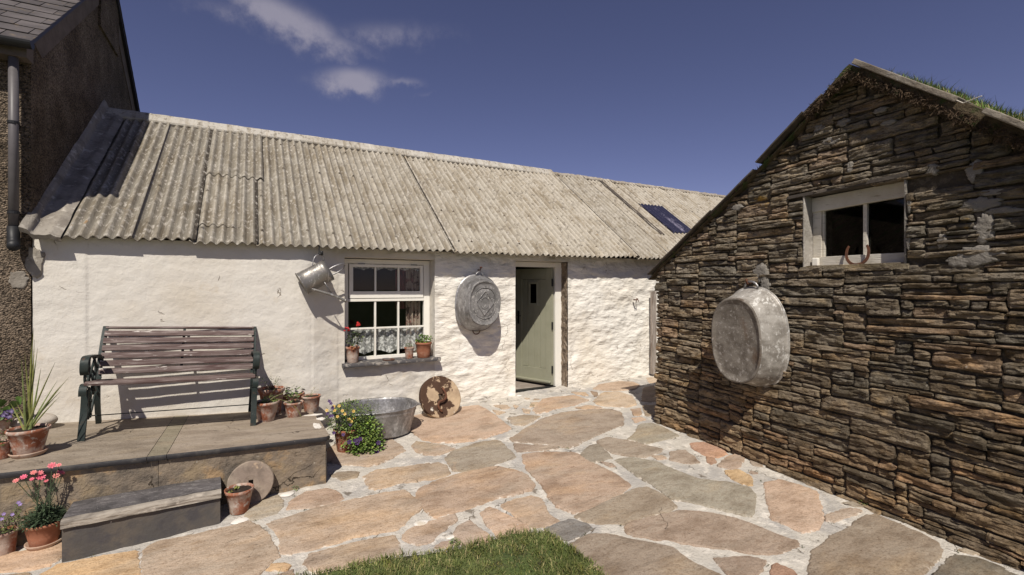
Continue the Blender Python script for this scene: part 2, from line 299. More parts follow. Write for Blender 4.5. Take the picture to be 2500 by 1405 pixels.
def glass(name, tint, refl):
    m = bpy.data.materials.new(name); m.use_nodes = True; nt = m.node_tree; N = nt.nodes; L = nt.links; N.clear()
    out = N.new('ShaderNodeOutputMaterial'); g = N.new('ShaderNodeBsdfGlossy'); g.inputs['Roughness'].default_value = .01
    t = N.new('ShaderNodeBsdfTransparent'); t.inputs[0].default_value = (*tint, 1); fw_ = N.new('ShaderNodeLayerWeight'); pw = N.new('ShaderNodeMath'); pw.operation = 'POWER'; L.new(fw_.outputs['Facing'], pw.inputs[0]); pw.inputs[1].default_value = 4; fr = N.new('ShaderNodeMath'); fr.operation = 'MULTIPLY_ADD'; L.new(pw.outputs[0], fr.inputs[0]); fr.inputs[1].default_value = .6; fr.inputs[2].default_value = refl
    mx = N.new('ShaderNodeMixShader'); L.new(fr.outputs[0], mx.inputs[0]); L.new(t.outputs[0], mx.inputs[1]); L.new(g.outputs[0], mx.inputs[2]); L.new(mx.outputs[0], out.inputs[0])
    return m
M['glass'] = glass('window_glass', (.93, .94, .93), .02)
# ------------------------------------------------------------------ ground
def axis(a, b, c, d, st):
    r = [a]; x = b
    while x < c: r.append(x); x += st
    return r+[c, d]
mb = MB(); xs = axis(-400, -6, 14, 400, 1.0); ys = axis(-400, -4, 14, 500, 1.0); b = 0
for x in xs:
    for y in ys: mb.vert((x, y, gz(x, y)-.06))
for i in range(len(xs)-1):
    for j in range(len(ys)-1):
        a = i*len(ys)+j; mb.face(a, a+len(ys), a+len(ys)+1, a+1)
tag(mb.build('ground', M['ground'], smooth=True), kind='structure')
# paving mortar bed
mb = MB()
def mz(x, y): return gz(x, y) - .003 + .011*fbm((x*3.1, y*3.1, 0), 3) + .006*nz(x*13, y*13)
X0, X1, Y0, Y1 = -3.2, 8.2, .6, 6.42
mb.grid(lambda u, v: (X0+(X1-X0)*u, Y0+(Y1-Y0)*v, mz(X0+(X1-X0)*u, Y0+(Y1-Y0)*v)), 420, 230)
tag(mb.build('pavement', M['mortar'], smooth=True), kind='structure')
# flagstones traced as plan shapes on the ground
TONES = {'u': (.33, .26, .20), 'v': (.17, .15, .125), 's': (.475, .364, .272), 't': (.39, .315, .248), 'g': (.335, .29, .23), 'd': (.21, .195, .18), 'o': (.53, .375, .22), 'p': (.415, .32, .25), 'b': (.31, .245, .185), 'r': (.42, .27, .19)}  # u and v: slab tones darkened to carry vignetting towards the lower right
def cv(pts, ox, oy, sc): return [(ox+x/sc, oy+y/sc) for x, y in pts]
A = lambda t, *p: (t, cv(p, 900, 900, 2.7825))
B = lambda t, *p: (t, cv(p, 1300, 1000, 2.0833))
C = lambda t, *p: (t, cv(p, 0, 1080, 2.7778))
D = lambda t, *p: (t, cv(p, 600, 1040, 3.85))
SL = [
 A('s',(100,400),(290,330),(440,292),(640,262),(745,248),(830,300),(905,360),(968,412),(890,445),(740,482),(600,508),(440,505),(365,485),(320,445),(285,415),(200,430)),
 A('t',(960,480),(1080,405),(1180,345),(1320,300),(1460,285),(1640,278),(1715,300),(1725,360),(1728,385),(1620,425),(1500,475),(1400,525),(1370,535),(1250,525),(1100,505),(985,498)),
 A('s',(1045,590),(1140,575),(1270,570),(1400,575),(1445,590),(1520,645),(1600,680),(1700,730),(1790,800),(1640,890),(1500,960),(1400,990),(1290,940),(1240,900),(1195,810),(1130,740),(1080,680),(1055,620)),
 A('t',(980,508),(1240,533),(1265,548),(1190,560),(1010,580),(985,545)),
 A('g',(520,610),(590,560),(720,515),(870,490),(920,520),(1005,610),(920,640),(780,680),(650,705),(580,695),(545,650)),
 A('t',(290,525),(400,518),(520,530),(590,550),(480,590),(400,590),(320,560)),
 D('s',(1110,490),(1220,420),(1400,400),(1600,375),(1800,345),(1890,370),(1915,450),(1870,480),(1700,510),(1500,545),(1300,590),(1210,600),(1150,560)),
 D('t',(700,385),(760,330),(900,365),(1150,380),(1280,345),(1500,235),(1440,180),(1340,110),(1200,100),(900,150),(740,240)),
 A('s',(320,880),(340,820),(450,770),(600,720),(780,680),(870,665),(980,690),(1080,730),(1120,790),(1110,820),(980,860),(850,890),(720,940),(600,980),(500,1010),(430,1015),(390,960),(350,910)),
 D('s',(190,930),(330,880),(600,800),(850,735),(1100,680),(1300,640),(1480,612),(1540,650),(1640,740),(1640,790),(1540,850),(1480,940),(1440,980),(1200,1010),(1000,1050),(850,1110),(600,1165),(400,1215),(350,1220),(310,1100),(300,1010),(230,970)),
 A('p',(240,1130),(290,1090),(430,1040),(590,990),(600,1020),(540,1070),(480,1120),(440,1160),(410,1190),(350,1200),(290,1180),(235,1160)),
 D('p',(545,1300),(620,1210),(800,1170),(1000,1110),(1250,1060),(1390,1040),(1440,1110),(1475,1190),(1300,1235),(1150,1280),(950,1330),(750,1370),(660,1360),(600,1330)),
 A('s',(760,980),(830,945),(880,970),(960,1010),(1060,1070),(1100,1110),(980,1140),(870,1150),(830,1080),(790,1020)),
 A('s',(900,935),(1000,890),(1100,870),(1170,890),(1200,950),(1220,1000),(1300,1040),(1190,1080),(1120,1090),(1060,1040),(980,990)),
 A('p',(590,1130),(620,1070),(690,1035),(740,1080),(820,1140),(850,1170),(760,1200),(640,1210),(600,1170)),
 A('d',(1190,1100),(1300,1050),(1380,1035),(1480,1065),(1515,1090),(1440,1130),(1370,1160),(1280,1150)),
 A('b',(1400,1010),(1520,950),(1680,880),(1830,820),(1900,810),(1990,860),(2100,940),(1950,990),(1800,1030),(1700,1060),(1600,1060),(1480,1040)),
 B('u',(190,690),(280,650),(400,640),(520,670),(700,700),(800,770),(960,850),(1100,960),(1100,1300),(500,1300),(420,900),(300,780)),
 B('u',(470,600),(500,580),(620,550),(760,520),(850,525),(1000,550),(1130,590),(1250,640),(1350,670),(1350,700),(1250,740),(1100,725),(900,700),(700,670),(560,650),(480,630)),
 A('g',(1440,590),(1500,530),(1560,515),(1600,560),(1650,610),(1560,635),(1520,640)),
 A('t',(1545,495),(1620,470),(1750,490),(1900,530),(2000,550),(1960,580),(1880,605),(1780,595),(1660,580),(1610,550)),
 A('g',(1760,490),(1810,440),(1840,380),(1920,370),(2000,400),(2110,460),(2000,490),(1900,515),(1830,500)),
 B('g',(415,260),(500,245),(640,270),(700,300),(850,360),(1000,370),(1110,400),(1130,440),(1130,520),(1110,545),(1000,520),(870,490),(720,460),(620,390),(520,330)),
 B('t',(690,215),(770,205),(830,240),(860,275),(800,285),(690,260)),
 B('r',(805,175),(870,170),(960,200),(990,225),(940,250),(880,235),(820,205)),
 B('p',(930,290),(990,235),(1070,225),(1085,250),(1060,300),(1000,305)),
 B('r',(880,240),(930,250),(940,270),(910,285),(880,270)),
 B('o',(970,310),(1050,305),(1120,340),(1130,400),(1060,380),(1000,350)),
 B('s',(1180,375),(1260,360),(1360,390),(1440,420),(1460,480),(1470,560),(1440,610),(1380,630),(1300,590),(1220,560),(1200,480)),
 B('p',(1480,540),(1600,500),(1690,520),(1640,545),(1540,580),(1490,570)),
 B('b',(1410,790),(1430,720),(1500,670),(1600,610),(1700,540),(1740,535),(1850,580),(1990,640),(2060,680),(2070,720),(2030,780),(1960,840),(1880,960),(1400,960)),
 B('u',(900,750),(1100,745),(1200,770),(1160,840),(1130,900),(1000,860)),
 B('r',(1200,800),(1240,775),(1340,820),(1380,880),(1380,1000),(1180,980)),
 B('v',(2080,800),(2150,740),(2250,750),(2380,800),(2500,850),(2700,980),(2700,1300),(2000,1300),(1950,1000)),
 A('s',(1515,145),(1570,110),(1700,90),(1800,95),(1840,115),(1800,145),(1640,155)),
 A('s',(1530,225),(1590,165),(1700,160),(1790,190),(1820,245),(1740,265),(1640,260),(1560,250)),
 A('s',(1770,280),(1850,270),(1860,320),(1800,325)), A('s',(1780,340),(1850,330),(1890,355),(1810,375)),
 A('s',(1180,215),(1250,200),(1400,185),(1500,215),(1440,240),(1300,270),(1140,310),(1120,290)),
 A('t',(930,335),(1060,315),(1180,325),(1120,370),(1040,395),(980,385)),
 A('s',(1390,275),(1480,250),(1580,265),(1600,275),(1480,285)),
 A('s',(840,255),(940,248),(975,275),(910,282)), A('s',(835,280),(940,300),(870,318)), A('s',(975,248),(1020,258),(1000,282)),
 A('b',(1500,155),(1560,165),(1555,185),(1530,195)), A('s',(1370,160),(1480,165),(1500,190),(1400,178)),
 A('s',(1880,65),(1970,60),(1990,100),(1900,100)), A('b',(1860,130),(1960,120),(2000,230),(1840,235)), A('b',(1850,250),(1980,245),(2000,330),(1880,330)),
 A('s',(1100,235),(1150,230),(1160,260),(1090,265)), A('s',(1040,275),(1100,285),(1090,310),(1045,300)),
 C('s',(960,830),(990,720),(1050,680),(1300,640),(1500,590),(1680,540),(1760,580),(1820,650),(1870,740),(1880,790),(1800,840),(1700,940),(1650,1100),(1100,1100),(980,940)),
 C('o',(250,920),(400,840),(700,780),(930,735),(935,850),(950,960),(1000,1100),(300,1100)),
 C('s',(-200,800),(200,740),(400,690),(500,700),(395,800),(340,830),(200,860),(-200,900)), C('b',(-200,930),(100,890),(230,880),(200,940),(100,1100),(-200,1100)),
 D('g',(0,870),(50,740),(300,660),(350,720),(330,780),(280,830),(180,860),(60,885)), 
 D('s',(380,800),(450,690),(560,630),(760,590),(880,640),(930,690),(850,720),(700,750),(560,775)),
 D('b',(780,480),(850,440),(980,430),(1090,440),(1060,500),(900,520)),
 D('o',(200,1360),(240,1300),(360,1285),(440,1320),(380,1370)), D('p',(210,1480),(260,1410),(450,1350),(480,1420),(470,1500)),
 A('s',(590,640),(560,700),(600,700)), D('t',(1600,150),(1720,170),(1900,190),(1880,235),(1760,275),(1640,240),(1560,190)),
 B('t',(0,180),(90,185),(140,200),(60,212),(0,215)), D('p',(1760,1160),(1830,1110),(1925,1080),(1990,1120),(1900,1160)),
 B('p',(340,270),(400,275),(430,295),(390,300)), B('s',(600,240),(660,235),(690,255),(640,262)),
 B('t',(1100,255),(1180,270),(1180,300),(1120,290)), B('g',(1560,480),(1640,470),(1700,500),(1620,495)),
 B('g',(2150,720),(2230,700),(2300,730),(2240,742)),
]
def in_poly(x, y, P):
    c = False; j = len(P)-1
    for i in range(len(P)):
        if (P[i][1] > y) != (P[j][1] > y) and x < (P[j][0]-P[i][0])*(y-P[i][1])/(P[j][1]-P[i][1])+P[i][0]: c = not c
        j = i
    return c
def smooth_poly(P, step=.05, amp=.008, seed=0):
    # chaikin once, then resample and jitter
    Q = []
    n = len(P)
    for i in range(n):
        a, b = P[i], P[(i+1) % n]
        Q.append(a*.9+b*.1); Q.append(a*.1+b*.9)
    out = []
    for i in range(len(Q)):
        a, b = Q[i], Q[(i+1) % len(Q)]; k = max(1, int((b-a).length/step))
        for j in range(k):
            p = a.lerp(b, j/k)
            out.append(V((p.x+amp*1.1*nz(p.x*40+seed, p.y*40)+amp*nz(p.x*16+seed, p.y*16)+amp*1.2*nz(p.x*5, p.y*5+seed), p.y+amp*1.1*nz(p.x*40, p.y*40+seed+3)+amp*nz(p.x*16, p.y*16+seed+7)+amp*1.2*nz(p.x*5+3, p.y*5+seed))))
    return out
def area2(P): return sum(P[i].x*P[(i+1) % len(P)].y-P[(i+1) % len(P)].x*P[i].y for i in range(len(P)))/2
def inset(P, d):
    n = len(P); out = []
    for i in range(n):
        t = P[(i+1) % n]-P[i-1]
        if t.length < 1e-6: t = V((1, 0))
        t.normalize(); out.append(P[i]+V((-t.y, t.x))*d)
    return out
slabpolys = []
mb = MB()
def add_slab(P, tone, seed, lift=0):
    if area2(P) < 0: P = P[::-1]
    P = inset(P, -.023) if len(P) > 6 else P
    P = smooth_poly(P, .022, .011, seed)
    ar = area2(P); k = min(1, sqrt(abs(ar))/.35)
    slabpolys.append([(p.x, p.y) for p in P])
    tx, ty = R(-.012, .012), R(-.012, .012); c = sum(P, V((0, 0)))/len(P)
    h = lambda p: gz(p.x, p.y)+tx*(p.x-c.x)+ty*(p.y-c.y)+lift
    j = R(.88, 1.1); j2 = R(.96, 1.04); col = (tone[0]*j, tone[1]*j*j2, tone[2]*j*j2)
    rings = [(P, -.022, .34), (inset(P, .007*k), .001, .28), (inset(P, .018*k), .008, .15), (inset(P, .05*k), .010, .05), (inset(P, .10*k), .010, 0)]
    base = []
    for Q, dz, al in rings:
        base.append(len(mb.v))
        for q in Q: mb.vert((q.x, q.y, h(q)+dz+.002*nz(q.x*5, q.y*5, seed)), (*col, al))
    n = len(P)
    for r_ in range(4):
        for i in range(n):
            l = (i+1) % n
            mb.face(base[r_]+i, base[r_]+l, base[r_+1]+l, base[r_+1]+i)
    mb.f.append(tuple(base[4]+i for i in range(n)))
for k, (t, pts) in enumerate(SL):
    P = [onG(*p).xy for p in pts]
    add_slab([V(p) for p in P], TONES[t], k*1.7)
LAWN = [onG(*p).xy for p in [(640,1430),(740,1408),(830,1392),(900,1378),(960,1362),(1040,1352),(1110,1342),(1180,1330),(1240,1306),(1300,1298),(1340,1304),(1385,1332),(1415,1352),(1445,1378),(1475,1400),(1560,1500),(1650,1700),(1600,2300),(300,2300),(450,1600)]]
LAWN = [V(p) for p in LAWN]
lawn_t = [(p.x, p.y) for p in LAWN]
ntr = 0; placed = 0
while ntr < 2600 and placed < 85:
    ntr += 1; x, y = R(-2, 7.5), R(1, 6.2)
    if in_poly(x, y, lawn_t): continue
    rad = R(.03, .075)
    ok = True
    for P in slabpolys:
        if in_poly(x, y, P): ok = False; break
        for q in P[::2]:
            if (q[0]-x)**2+(q[1]-y)**2 < (rad+.01)**2: ok = False; break
        if not ok: break
    if not ok: continue
    n = random.randint(4, 6); a0 = R(0, 6)
    add_slab([V((x+rad*R(.75, 1.15)*cos(a0+2*pi*i/n), y+rad*R(.7, 1.1)*sin(a0+2*pi*i/n))) for i in range(n)], TONES[random.choice('sstpgb')], ntr, -.003)
    placed += 1
tag(mb.build('paving_slabs', M['slab'], smooth=False), kind='structure')
# loose pale pebbles / white stones set in the joints
for px, py, r_ in ((700, 1208, .045), (587, 1272, .05), (1030, 1278, .05), (1100, 1312, .03)):
    p = onG(px, py); mb = MB()
    mb.grid(lambda u, v: p+V((cos(2*pi*u)*sin(pi*v)*r_*1.3*(1+.3*nz(u*4, v*4, px)), sin(2*pi*u)*sin(pi*v)*r_*(1+.3*nz(u*3+5, v*3, px)), cos(pi*v)*r_*.28)), 18, 9, flip=True)
    tag(mb.build('white_stone', M['whitestone'], smooth=True), {700: 'flat white stone at the foot of the platform right of the leaning disc', 587: 'white stone beside the small seedling pot in front of the slate step', 1030: 'large white stone set in the joint between two sandy flagstones', 1100: 'small white stone in the paving joint near the grass edge'}[px], 'stone')
# ------------------------------------------------------------------ lawn
mb = MB()
def fill_poly(mb, P, zf, step=.06):
    n = len(P); b = len(mb.v)
    for p in P: mb.vert((p.x, p.y, zf(p.x, p.y)-.02))
    c = inset(P, .05)
    for p in c: mb.vert((p.x, p.y, zf(p.x, p.y)))
    for i in range(n): mb.face(b+i, b+(i+1) % n, b+n+(i+1) % n, b+n+i)
    mb.f.append(tuple(b+n+i for i in range(n)))
if area2(LAWN) < 0: LAWN = LAWN[::-1]
LS = smooth_poly(LAWN, .05, .02, 3); fill_poly(mb, LS, lambda x, y: gz(x, y)+.018)
LT = [(p.x, p.y) for p in LS]
tag(mb.build('lawn_soil', M['ground'], smooth=False), kind='structure')
mb = MB(); cnt = 0
xa, xb = min(p[0] for p in LT), max(p[0] for p in LT); ya, yb = min(p[1] for p in LT), max(p[1] for p in LT)
while cnt < 42000:
    x, y = R(xa, xb), R(ya, yb)
    if y < 1.6 and random.random() < .8: continue
    if not in_poly(x, y, LT): continue
    cl = fbm((x*3, y*3, 1), 3); 
    if nz(x*9, y*9, 4) < -.25 and random.random() < .5: continue
    h = R(.012, .052)*(1+.8*cl)+(.03 if random.random() < .02 else 0); a = R(0, 2*pi)
    g = R(.7, 1.25)*(1+.35*nz(x*5, y*5, 9)); dry = random.random() < .16+.2*max(0, nz(x*4, y*4, 2))
    c = (.36*g, .31*g, .15*g) if dry else (.14*g, .162*g, .05*g)
    mb.blade((x+R(-.004, .004), y, gz(x, y)+.014), (cos(a), sin(a)), h, R(.004, .007), R(.3, 1.0), 2, (*c, 0)); cnt += 1
tag(mb.build('grass', M['grass']), 'mown green grass growing beside the crazy paving', 'grass', kind='stuff')
# ------------------------------------------------------------------ cottage
cot = thing('cottage', 'low whitewashed stone cottage with grey corrugated roof, green door and white window', 'cottage', (2, 6.3, 0))
WX0, WX1, WY = -1.84, 11.6, 6.3
WIN = (1.02, 2.21, .63, 1.985); DOOR = (3.482, 4.44, -.4, 2.01)
def sstep(a, b, x): t = clampf((x-a)/(b-a), 0, 1); return t*t*(3-2*t)
def wally(x, z):
    bow = -.11*(1-sstep(.5, 1.0, x)) + .02*sstep(1.9, 2.6, x)
    rough = sstep(.2, 2.4, x)*.8+.2
    d = .028*fbm((x*1.5, 0, z*1.9), 3)*rough + .012*rough*fbm((x*6, 3, z*9), 4)
    r = noise.ridged_multi_fractal(V((x*3.4, 7, z*5.4)), 1, 2.1, 3, 1, 2)
    d += -.007*rough*r
    if .64 < x < .93: d -= .006
    if x < -1.45: d -= .008*sstep(-1.42, -1.46, x)
    return WY+bow+d
def eavef(x, z):   # fade of displacement near the openings
    k = 1.
    for (a, b_, c, e) in (WIN, DOOR):
        if c-.12 < z < e+.12:
            dx = max(a-x, x-b_, 0); dz = max(c-z, z-e, 0); k = min(k, .25+.75*clampf(sqrt(dx*dx+dz*dz)/.08, 0, 1))
    return k
def wp(x, z):
    y = wally(x, z); k = eavef(x, z); return (x, WY+(y-WY)*k, z)
wallm = {'plaster': MB(), 'plaster_rough': MB(), 'far': MB()}
def wpatch(x0, x1, z0, z1, key, st=.013):
    if x1 <= x0 or z1 <= z0: return
    nu = max(1, int(round((x1-x0)/st))); nv = max(1, int(round((z1-z0)/st)))
    wallm[key].grid(lambda u, v: wp(x0+(x1-x0)*u, z0+(z1-z0)*v), nu, nv)
ZB, ZT = -.30, 2.10
a, b_, c, e = WIN; d0, d1, dz0, dz1 = DOOR
wpatch(WX0, a, ZB, ZT, 'plaster'); wpatch(a, b_, ZB, c, 'plaster'); wpatch(a, b_, e, ZT, 'plaster')
wpatch(b_, d0, ZB, ZT, 'plaster_rough'); wpatch(d0, d1, dz1, ZT, 'plaster_rough'); wpatch(d1, 7.0, ZB, ZT, 'far'); wpatch(7.0, WX1, ZB, ZT, 'far', .1)
# reveals
def reveal(mbx, p0, p1, depth, along='z', n=60):
    def f(u, v):
        x = p0[0]+(p1[0]-p0[0])*u; z = p0[1]+(p1[1]-p0[1])*u
        y0 = wp(x, z)[1]; return (x+.004*nz(z*12, v*4), y0+(WY+depth-y0)*v, z)
    mbx.grid(f, n, 12)
m1 = wallm['plaster']; m2 = MB()
reveal(m1, (a, c), (a, e), .22); reveal(m1, (b_, c), (b_, e), .22); reveal(m1, (a, e), (b_, e), .22); reveal(m1, (a, c-.0), (b_, c-.0), .22)
reveal(m1, (d0, dz0), (d0, dz1), .22); reveal(m1, (d0, dz1), (d1, dz1), .22)
wallm['far'].build('wall', M['plaster_rough'], cot, smooth=True)
o1 = m1.build('wall', M['plaster'], cot, smooth=True); o2 = wallm['plaster_rough'].build('wall', M['plaster_rough'], cot, smooth=True)
def srev(u, v):
    z = -.2+2.2*u; y0 = wp(d1, z)[1]; return (d1-.006-.022*abs(fbm((z*9, v*3, 2), 4)), y0+(WY+.2-y0)*v, z)
m2.grid(srev, 120, 14); m2.build('door_reveal', M['jamb'], cot, smooth=True)
# other walls and dark inside
mb = MB(); mb.box(WX0, WX1, 11.1, 11.3, -.3, 2.2); mb.box(WX1-.01, WX1+.2, 6.32, 11.3, -.3, 2.2)
mb.face(mb.vert((WX1+.1, 6.3, 2.2)), mb.vert((WX1+.1, 11.3, 2.2)), mb.vert((WX1+.1, 8.75, 4.05)))
mb.build('back_wall', M['plaster'], cot)
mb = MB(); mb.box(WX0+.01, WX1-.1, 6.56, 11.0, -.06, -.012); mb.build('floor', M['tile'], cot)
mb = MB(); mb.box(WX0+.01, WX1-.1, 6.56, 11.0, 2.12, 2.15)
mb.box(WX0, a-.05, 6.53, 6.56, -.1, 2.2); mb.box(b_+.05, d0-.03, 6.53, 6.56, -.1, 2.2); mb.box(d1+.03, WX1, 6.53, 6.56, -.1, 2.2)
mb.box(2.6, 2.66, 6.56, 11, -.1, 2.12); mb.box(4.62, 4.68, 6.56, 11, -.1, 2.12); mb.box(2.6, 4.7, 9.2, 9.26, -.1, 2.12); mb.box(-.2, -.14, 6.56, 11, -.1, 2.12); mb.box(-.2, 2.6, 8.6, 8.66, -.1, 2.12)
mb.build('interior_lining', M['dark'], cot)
# window
YF = 6.5
win = MB(); win.box(a+.005, b_-.005, YF, YF+.06, 1.915, 1.975); win.box(a+.005, 1.098, YF+.001, YF+.06, .66, 1.915); win.box(2.118, b_-.005, YF+.001, YF+.06, .66, 1.915)
win.box(1.098, 2.118, YF+.002, YF+.06, .64, .685); win.box(1.098, 2.118, YF-.006, YF+.06, 1.415, 1.45)
wf = win.build('window', M['paint'], cot, bevel=.003)
sash = MB(); y0 = YF-.012
sash.box(1.108, 2.108, y0, y0+.05, 1.871, 1.909); sash.box(1.108, 2.108, y0, y0+.05, 1.458, 1.55)
sash.box(1.108, 1.158, y0+.001, y0+.05, 1.55, 1.871); sash.box(2.063, 2.108, y0+.001, y0+.05, 1.55, 1.871)
for x in (1.447, 1.76): sash.box(x-.012, x+.012, y0+.004, y0+.045, 1.55, 1.871)
sash.build('casement', M['paint'], wf, bevel=.003)
bars = MB()
for x in (1.447, 1.76): bars.box(x-.012, x+.012, YF+.004, YF+.045, .685, 1.415)
bars.box(1.098, 2.118, YF+.006, YF+.043, 1.045, 1.068); bars.build('glazing_bars', M['paint'], wf, bevel=.002)
g = MB(); g.box(1.15, 2.07, YF+.015, YF+.019, 1.545, 1.875); g.build('pane', M['glass'], wf)
g = MB(); g.box(1.09, 2.12, YF+.022, YF+.026, .68, 1.42); g.build('pane', M['glass'], wf)
for x in (1.22, 1.93):
    g = MB(); g.box(x, x+.09, YF-.016, YF-.004, 1.908, 1.916); g.build('hinge', M['black'], wf)
sl = MB()
def sillf(u, v):
    x = .985+1.275*u; return (x, 6.195+.31*v+.008*nz(x*7, v*2)*(1-v), .645+.004*nz(x*6, v*5))
sl.grid(sillf, 60, 8)
sl.grid(lambda u, v: (.985+1.275*u, 6.195+.008*nz((.985+1.275*u)*7, 0)-.004*sin(pi*v), .602+.043*v+.004*nz((.985+1.275*u)*6, 0)*v), 60, 4)
sl.box(.986, 2.259, 6.2, 6.5, .6, .64)
sl.build('sill', M['sill'], cot)
# curtains
cu = MB()
def lace(u, v):
    x = 1.09+1.03*u; bot = .70+.05*abs(sin(x*9.5)); z = bot+(1.035-bot)*v
    return (x, YF+.085+.014*sin(x*62+1.5*sin(x*9)), z)
cu.grid(lace, 200, 10); lc = cu.build('net_curtain', M['lace'], cot, smooth=True)
cu = MB(); cu.grid(lambda u, v: (1.12+.95*u, YF+.09+.012*sin(u*60), 1.83+.03*abs(sin(u*16))+(.09-.03*abs(sin(u*16)))*v), 120, 4); cu.build('net_curtain', M['lace'], cot, smooth=True)
cu = MB(); cu.grid(lambda u, v: (1.90+.22*u, YF+.14+.02*sin(u*26), .68+1.25*v), 60, 4); cu.build('curtain', M['curtain'], cot, smooth=True)
cu = MB(); cu.grid(lambda u, v: (1.76+.2*u, YF+.17+.02*sin(u*20), 1.3+.62*v), 60, 4); cu.build('curtain', M['redcloth'], cot, smooth=True)
# door frame and leaf
fr = MB(); yf = 6.47
fr.box(4.312, 4.436, yf, yf+.08, -.02, 2.005); fr.box(3.486, 4.312, yf+.001, yf+.08, 1.925, 2.004); fr.box(3.486, 3.572, yf+.001, yf+.08, -.02, 1.925)
fr.build('door_frame', M['paint'], cot, bevel=.003)
th = MB(); th.box(3.49, 4.44, 6.26, 6.468, -.13, -.028); th.build('doorstep', M['plat'], cot, bevel=.01)
th = MB(); th.box(3.572, 4.312, 6.452, 6.55, -.026, .004); th.build('threshold', M['black'], cot, bevel=.004)
hx, hy = 4.302, 6.505; dd = V((-.362, .932, 0)).normalized(); dn = V((-dd.y, dd.x, 0))  # outward face towards -x-y
if dn.x > 0: dn = -dn
DM = Matrix(((dd.x, dn.x, 0, hx), (dd.y, dn.y, 0, hy), (0, 0, 1, 0), (0, 0, 0, 1)))   # local: t along leaf, n outward, z up
def dbox(mb, t0, t1, n0, n1, z0, z1): mb.box(t0, t1, n0, n1, z0, z1, DM)
lf = MB(); W = .765
dbox(lf, 0, .13, 0, .042, .02, 1.915); dbox(lf, .635, W, 0, .042, .02, 1.915); dbox(lf, .13, .635, .001, .0415, 1.74, 1.914); dbox(lf, .13, .635, .001, .0415, .021, .27)
for i in range(4):
    t0 = .132+i*.126
    if i in (1, 2): dbox(lf, t0+.004, t0+.122, .004, .030, .27, 1.32); dbox(lf, t0+.004, t0+.122, .004, .030, 1.68, 1.735)
    else: dbox(lf, t0+.004, t0+.122, .004, .030, .275, 1.735)
dbox(lf, .262, .285, .005, .031, 1.32, 1.68); dbox(lf, .483, .506, .005, .031, 1.32, 1.68)
dbox(lf, .13, .636, .003, .014, .27, 1.3)
leaf_o = lf.build('door', M['green'], cot, bevel=.003)
wb = MB(); dbox(wb, .02, .755, .042, .085, .05, .085); wb.build('weather_bar', M['green'], leaf_o, bevel=.008)
q = MB(); dbox(q, .283, .485, .03, .052, 1.66, 1.70); dbox(q, .283, .485, .03, .052, 1.30, 1.34); dbox(q, .283, .318, .031, .051, 1.34, 1.66); dbox(q, .45, .485, .031, .051, 1.34, 1.66); q.build('window_frame', M['green'], leaf_o, bevel=.004)
q = MB(); dbox(q, .31, .46, .014, .018, 1.33, 1.67); q.build('pane', M['glass'], leaf_o)
q = MB(); dbox(q, .685, .72, .042, .05, .98, 1.2); q.tube([DM @ V((.702, .05, 1.12)), DM @ V((.702, .085, 1.12)), DM @ V((.62, .09, 1.12))], .009, 8); q.build('handle', M['black'], leaf_o)
for z in (.27, .98, 1.68):
    q = MB(); dbox(q, -.014, .008, .03, .05, z-.06, z+.06); q.tube([DM @ V((-.012, .052, z-.06)), DM @ V((-.012, .052, z+.06))], .010, 8); q.build('hinge', M['black'], leaf_o)
# ------------------------------------------------------------------ roof
RN = V((0, -.601, .799)); RS = V((0, .799, .601)); EAVE = V((0, 6.08, 2.085))
def rp(x, t, d=0): return V((x, 0, 0))+EAVE+RS*t+RN*d     # t metres up the slope
TR = 3.33; PITCH = .098; AMP = .021
def corr(x): return AMP*cos(2*pi*x/PITCH)
rf = MB()
def sheet(x0, x1, t0, t1, lift, tone, sag=0, tiltr=.016, mbx=None, nt=10):
    mbx = mbx or rf; nu = max(4, int((x1-x0)/PITCH*8)); sd = R(0, 50)
    j0 = R(-.012, .012)
    def f(u, v):
        x = x0+(x1-x0)*u; t = t0+j0+(t1-t0-j0)*v
        return rp(x, t, lift+tiltr*u+corr(x)+sag*sin(pi*v)+.006*nz(x*.8, t*.7, sd))
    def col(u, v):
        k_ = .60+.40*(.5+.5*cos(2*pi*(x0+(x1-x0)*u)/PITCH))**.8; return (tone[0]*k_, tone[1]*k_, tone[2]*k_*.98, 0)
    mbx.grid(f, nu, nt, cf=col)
    # thickness: eave edge and right and left sides
    mbx.grid(lambda u, v: f(u, 0)-RN*.012*v, nu, 1, flip=True, cf=col)
    mbx.grid(lambda u, v: f(1, u)-RN*.022*v, nt, 1, flip=True, cf=col); mbx.grid(lambda u, v: f(0, u)-RN*.022*v, nt, 1, cf=col)
    return f
seams = [-1.70, -1.067, -.56, .03, .79, 1.60, 2.41, 3.24, 4.06, 4.90, 5.72, 6.49, 7.27, 8.05, 8.82, 9.55, 10.3, 11.0, 11.7]
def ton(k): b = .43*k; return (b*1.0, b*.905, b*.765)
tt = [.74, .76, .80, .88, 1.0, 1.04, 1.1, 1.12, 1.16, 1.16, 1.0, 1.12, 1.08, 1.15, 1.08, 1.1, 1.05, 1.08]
bolts = []
for k in range(len(seams)-1):
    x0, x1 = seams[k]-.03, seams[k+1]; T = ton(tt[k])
    if k == 2:
        fU = sheet(x0-.0, x1, .0, TR-.02, 0, T)
        sheet(x0-.02, x1+.10, 1.62, TR-.02, .028, ton(.82), tiltr=.006); sheet(x0+.04, x1-.15, .34, 1.7, .014, ton(.95), tiltr=.004)
    else:
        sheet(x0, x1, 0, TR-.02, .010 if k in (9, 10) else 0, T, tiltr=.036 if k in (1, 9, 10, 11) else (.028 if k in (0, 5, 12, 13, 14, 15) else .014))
    for t in (.28, 1.15, 2.05, 2.95):
        for i in range(3 if k > 2 else 2):
            x = round((x0+.12+i*.26+R(-.03, .03))/PITCH)*PITCH
            if x < x1-.04: bolts.append((x, t+R(-.04, .04)))
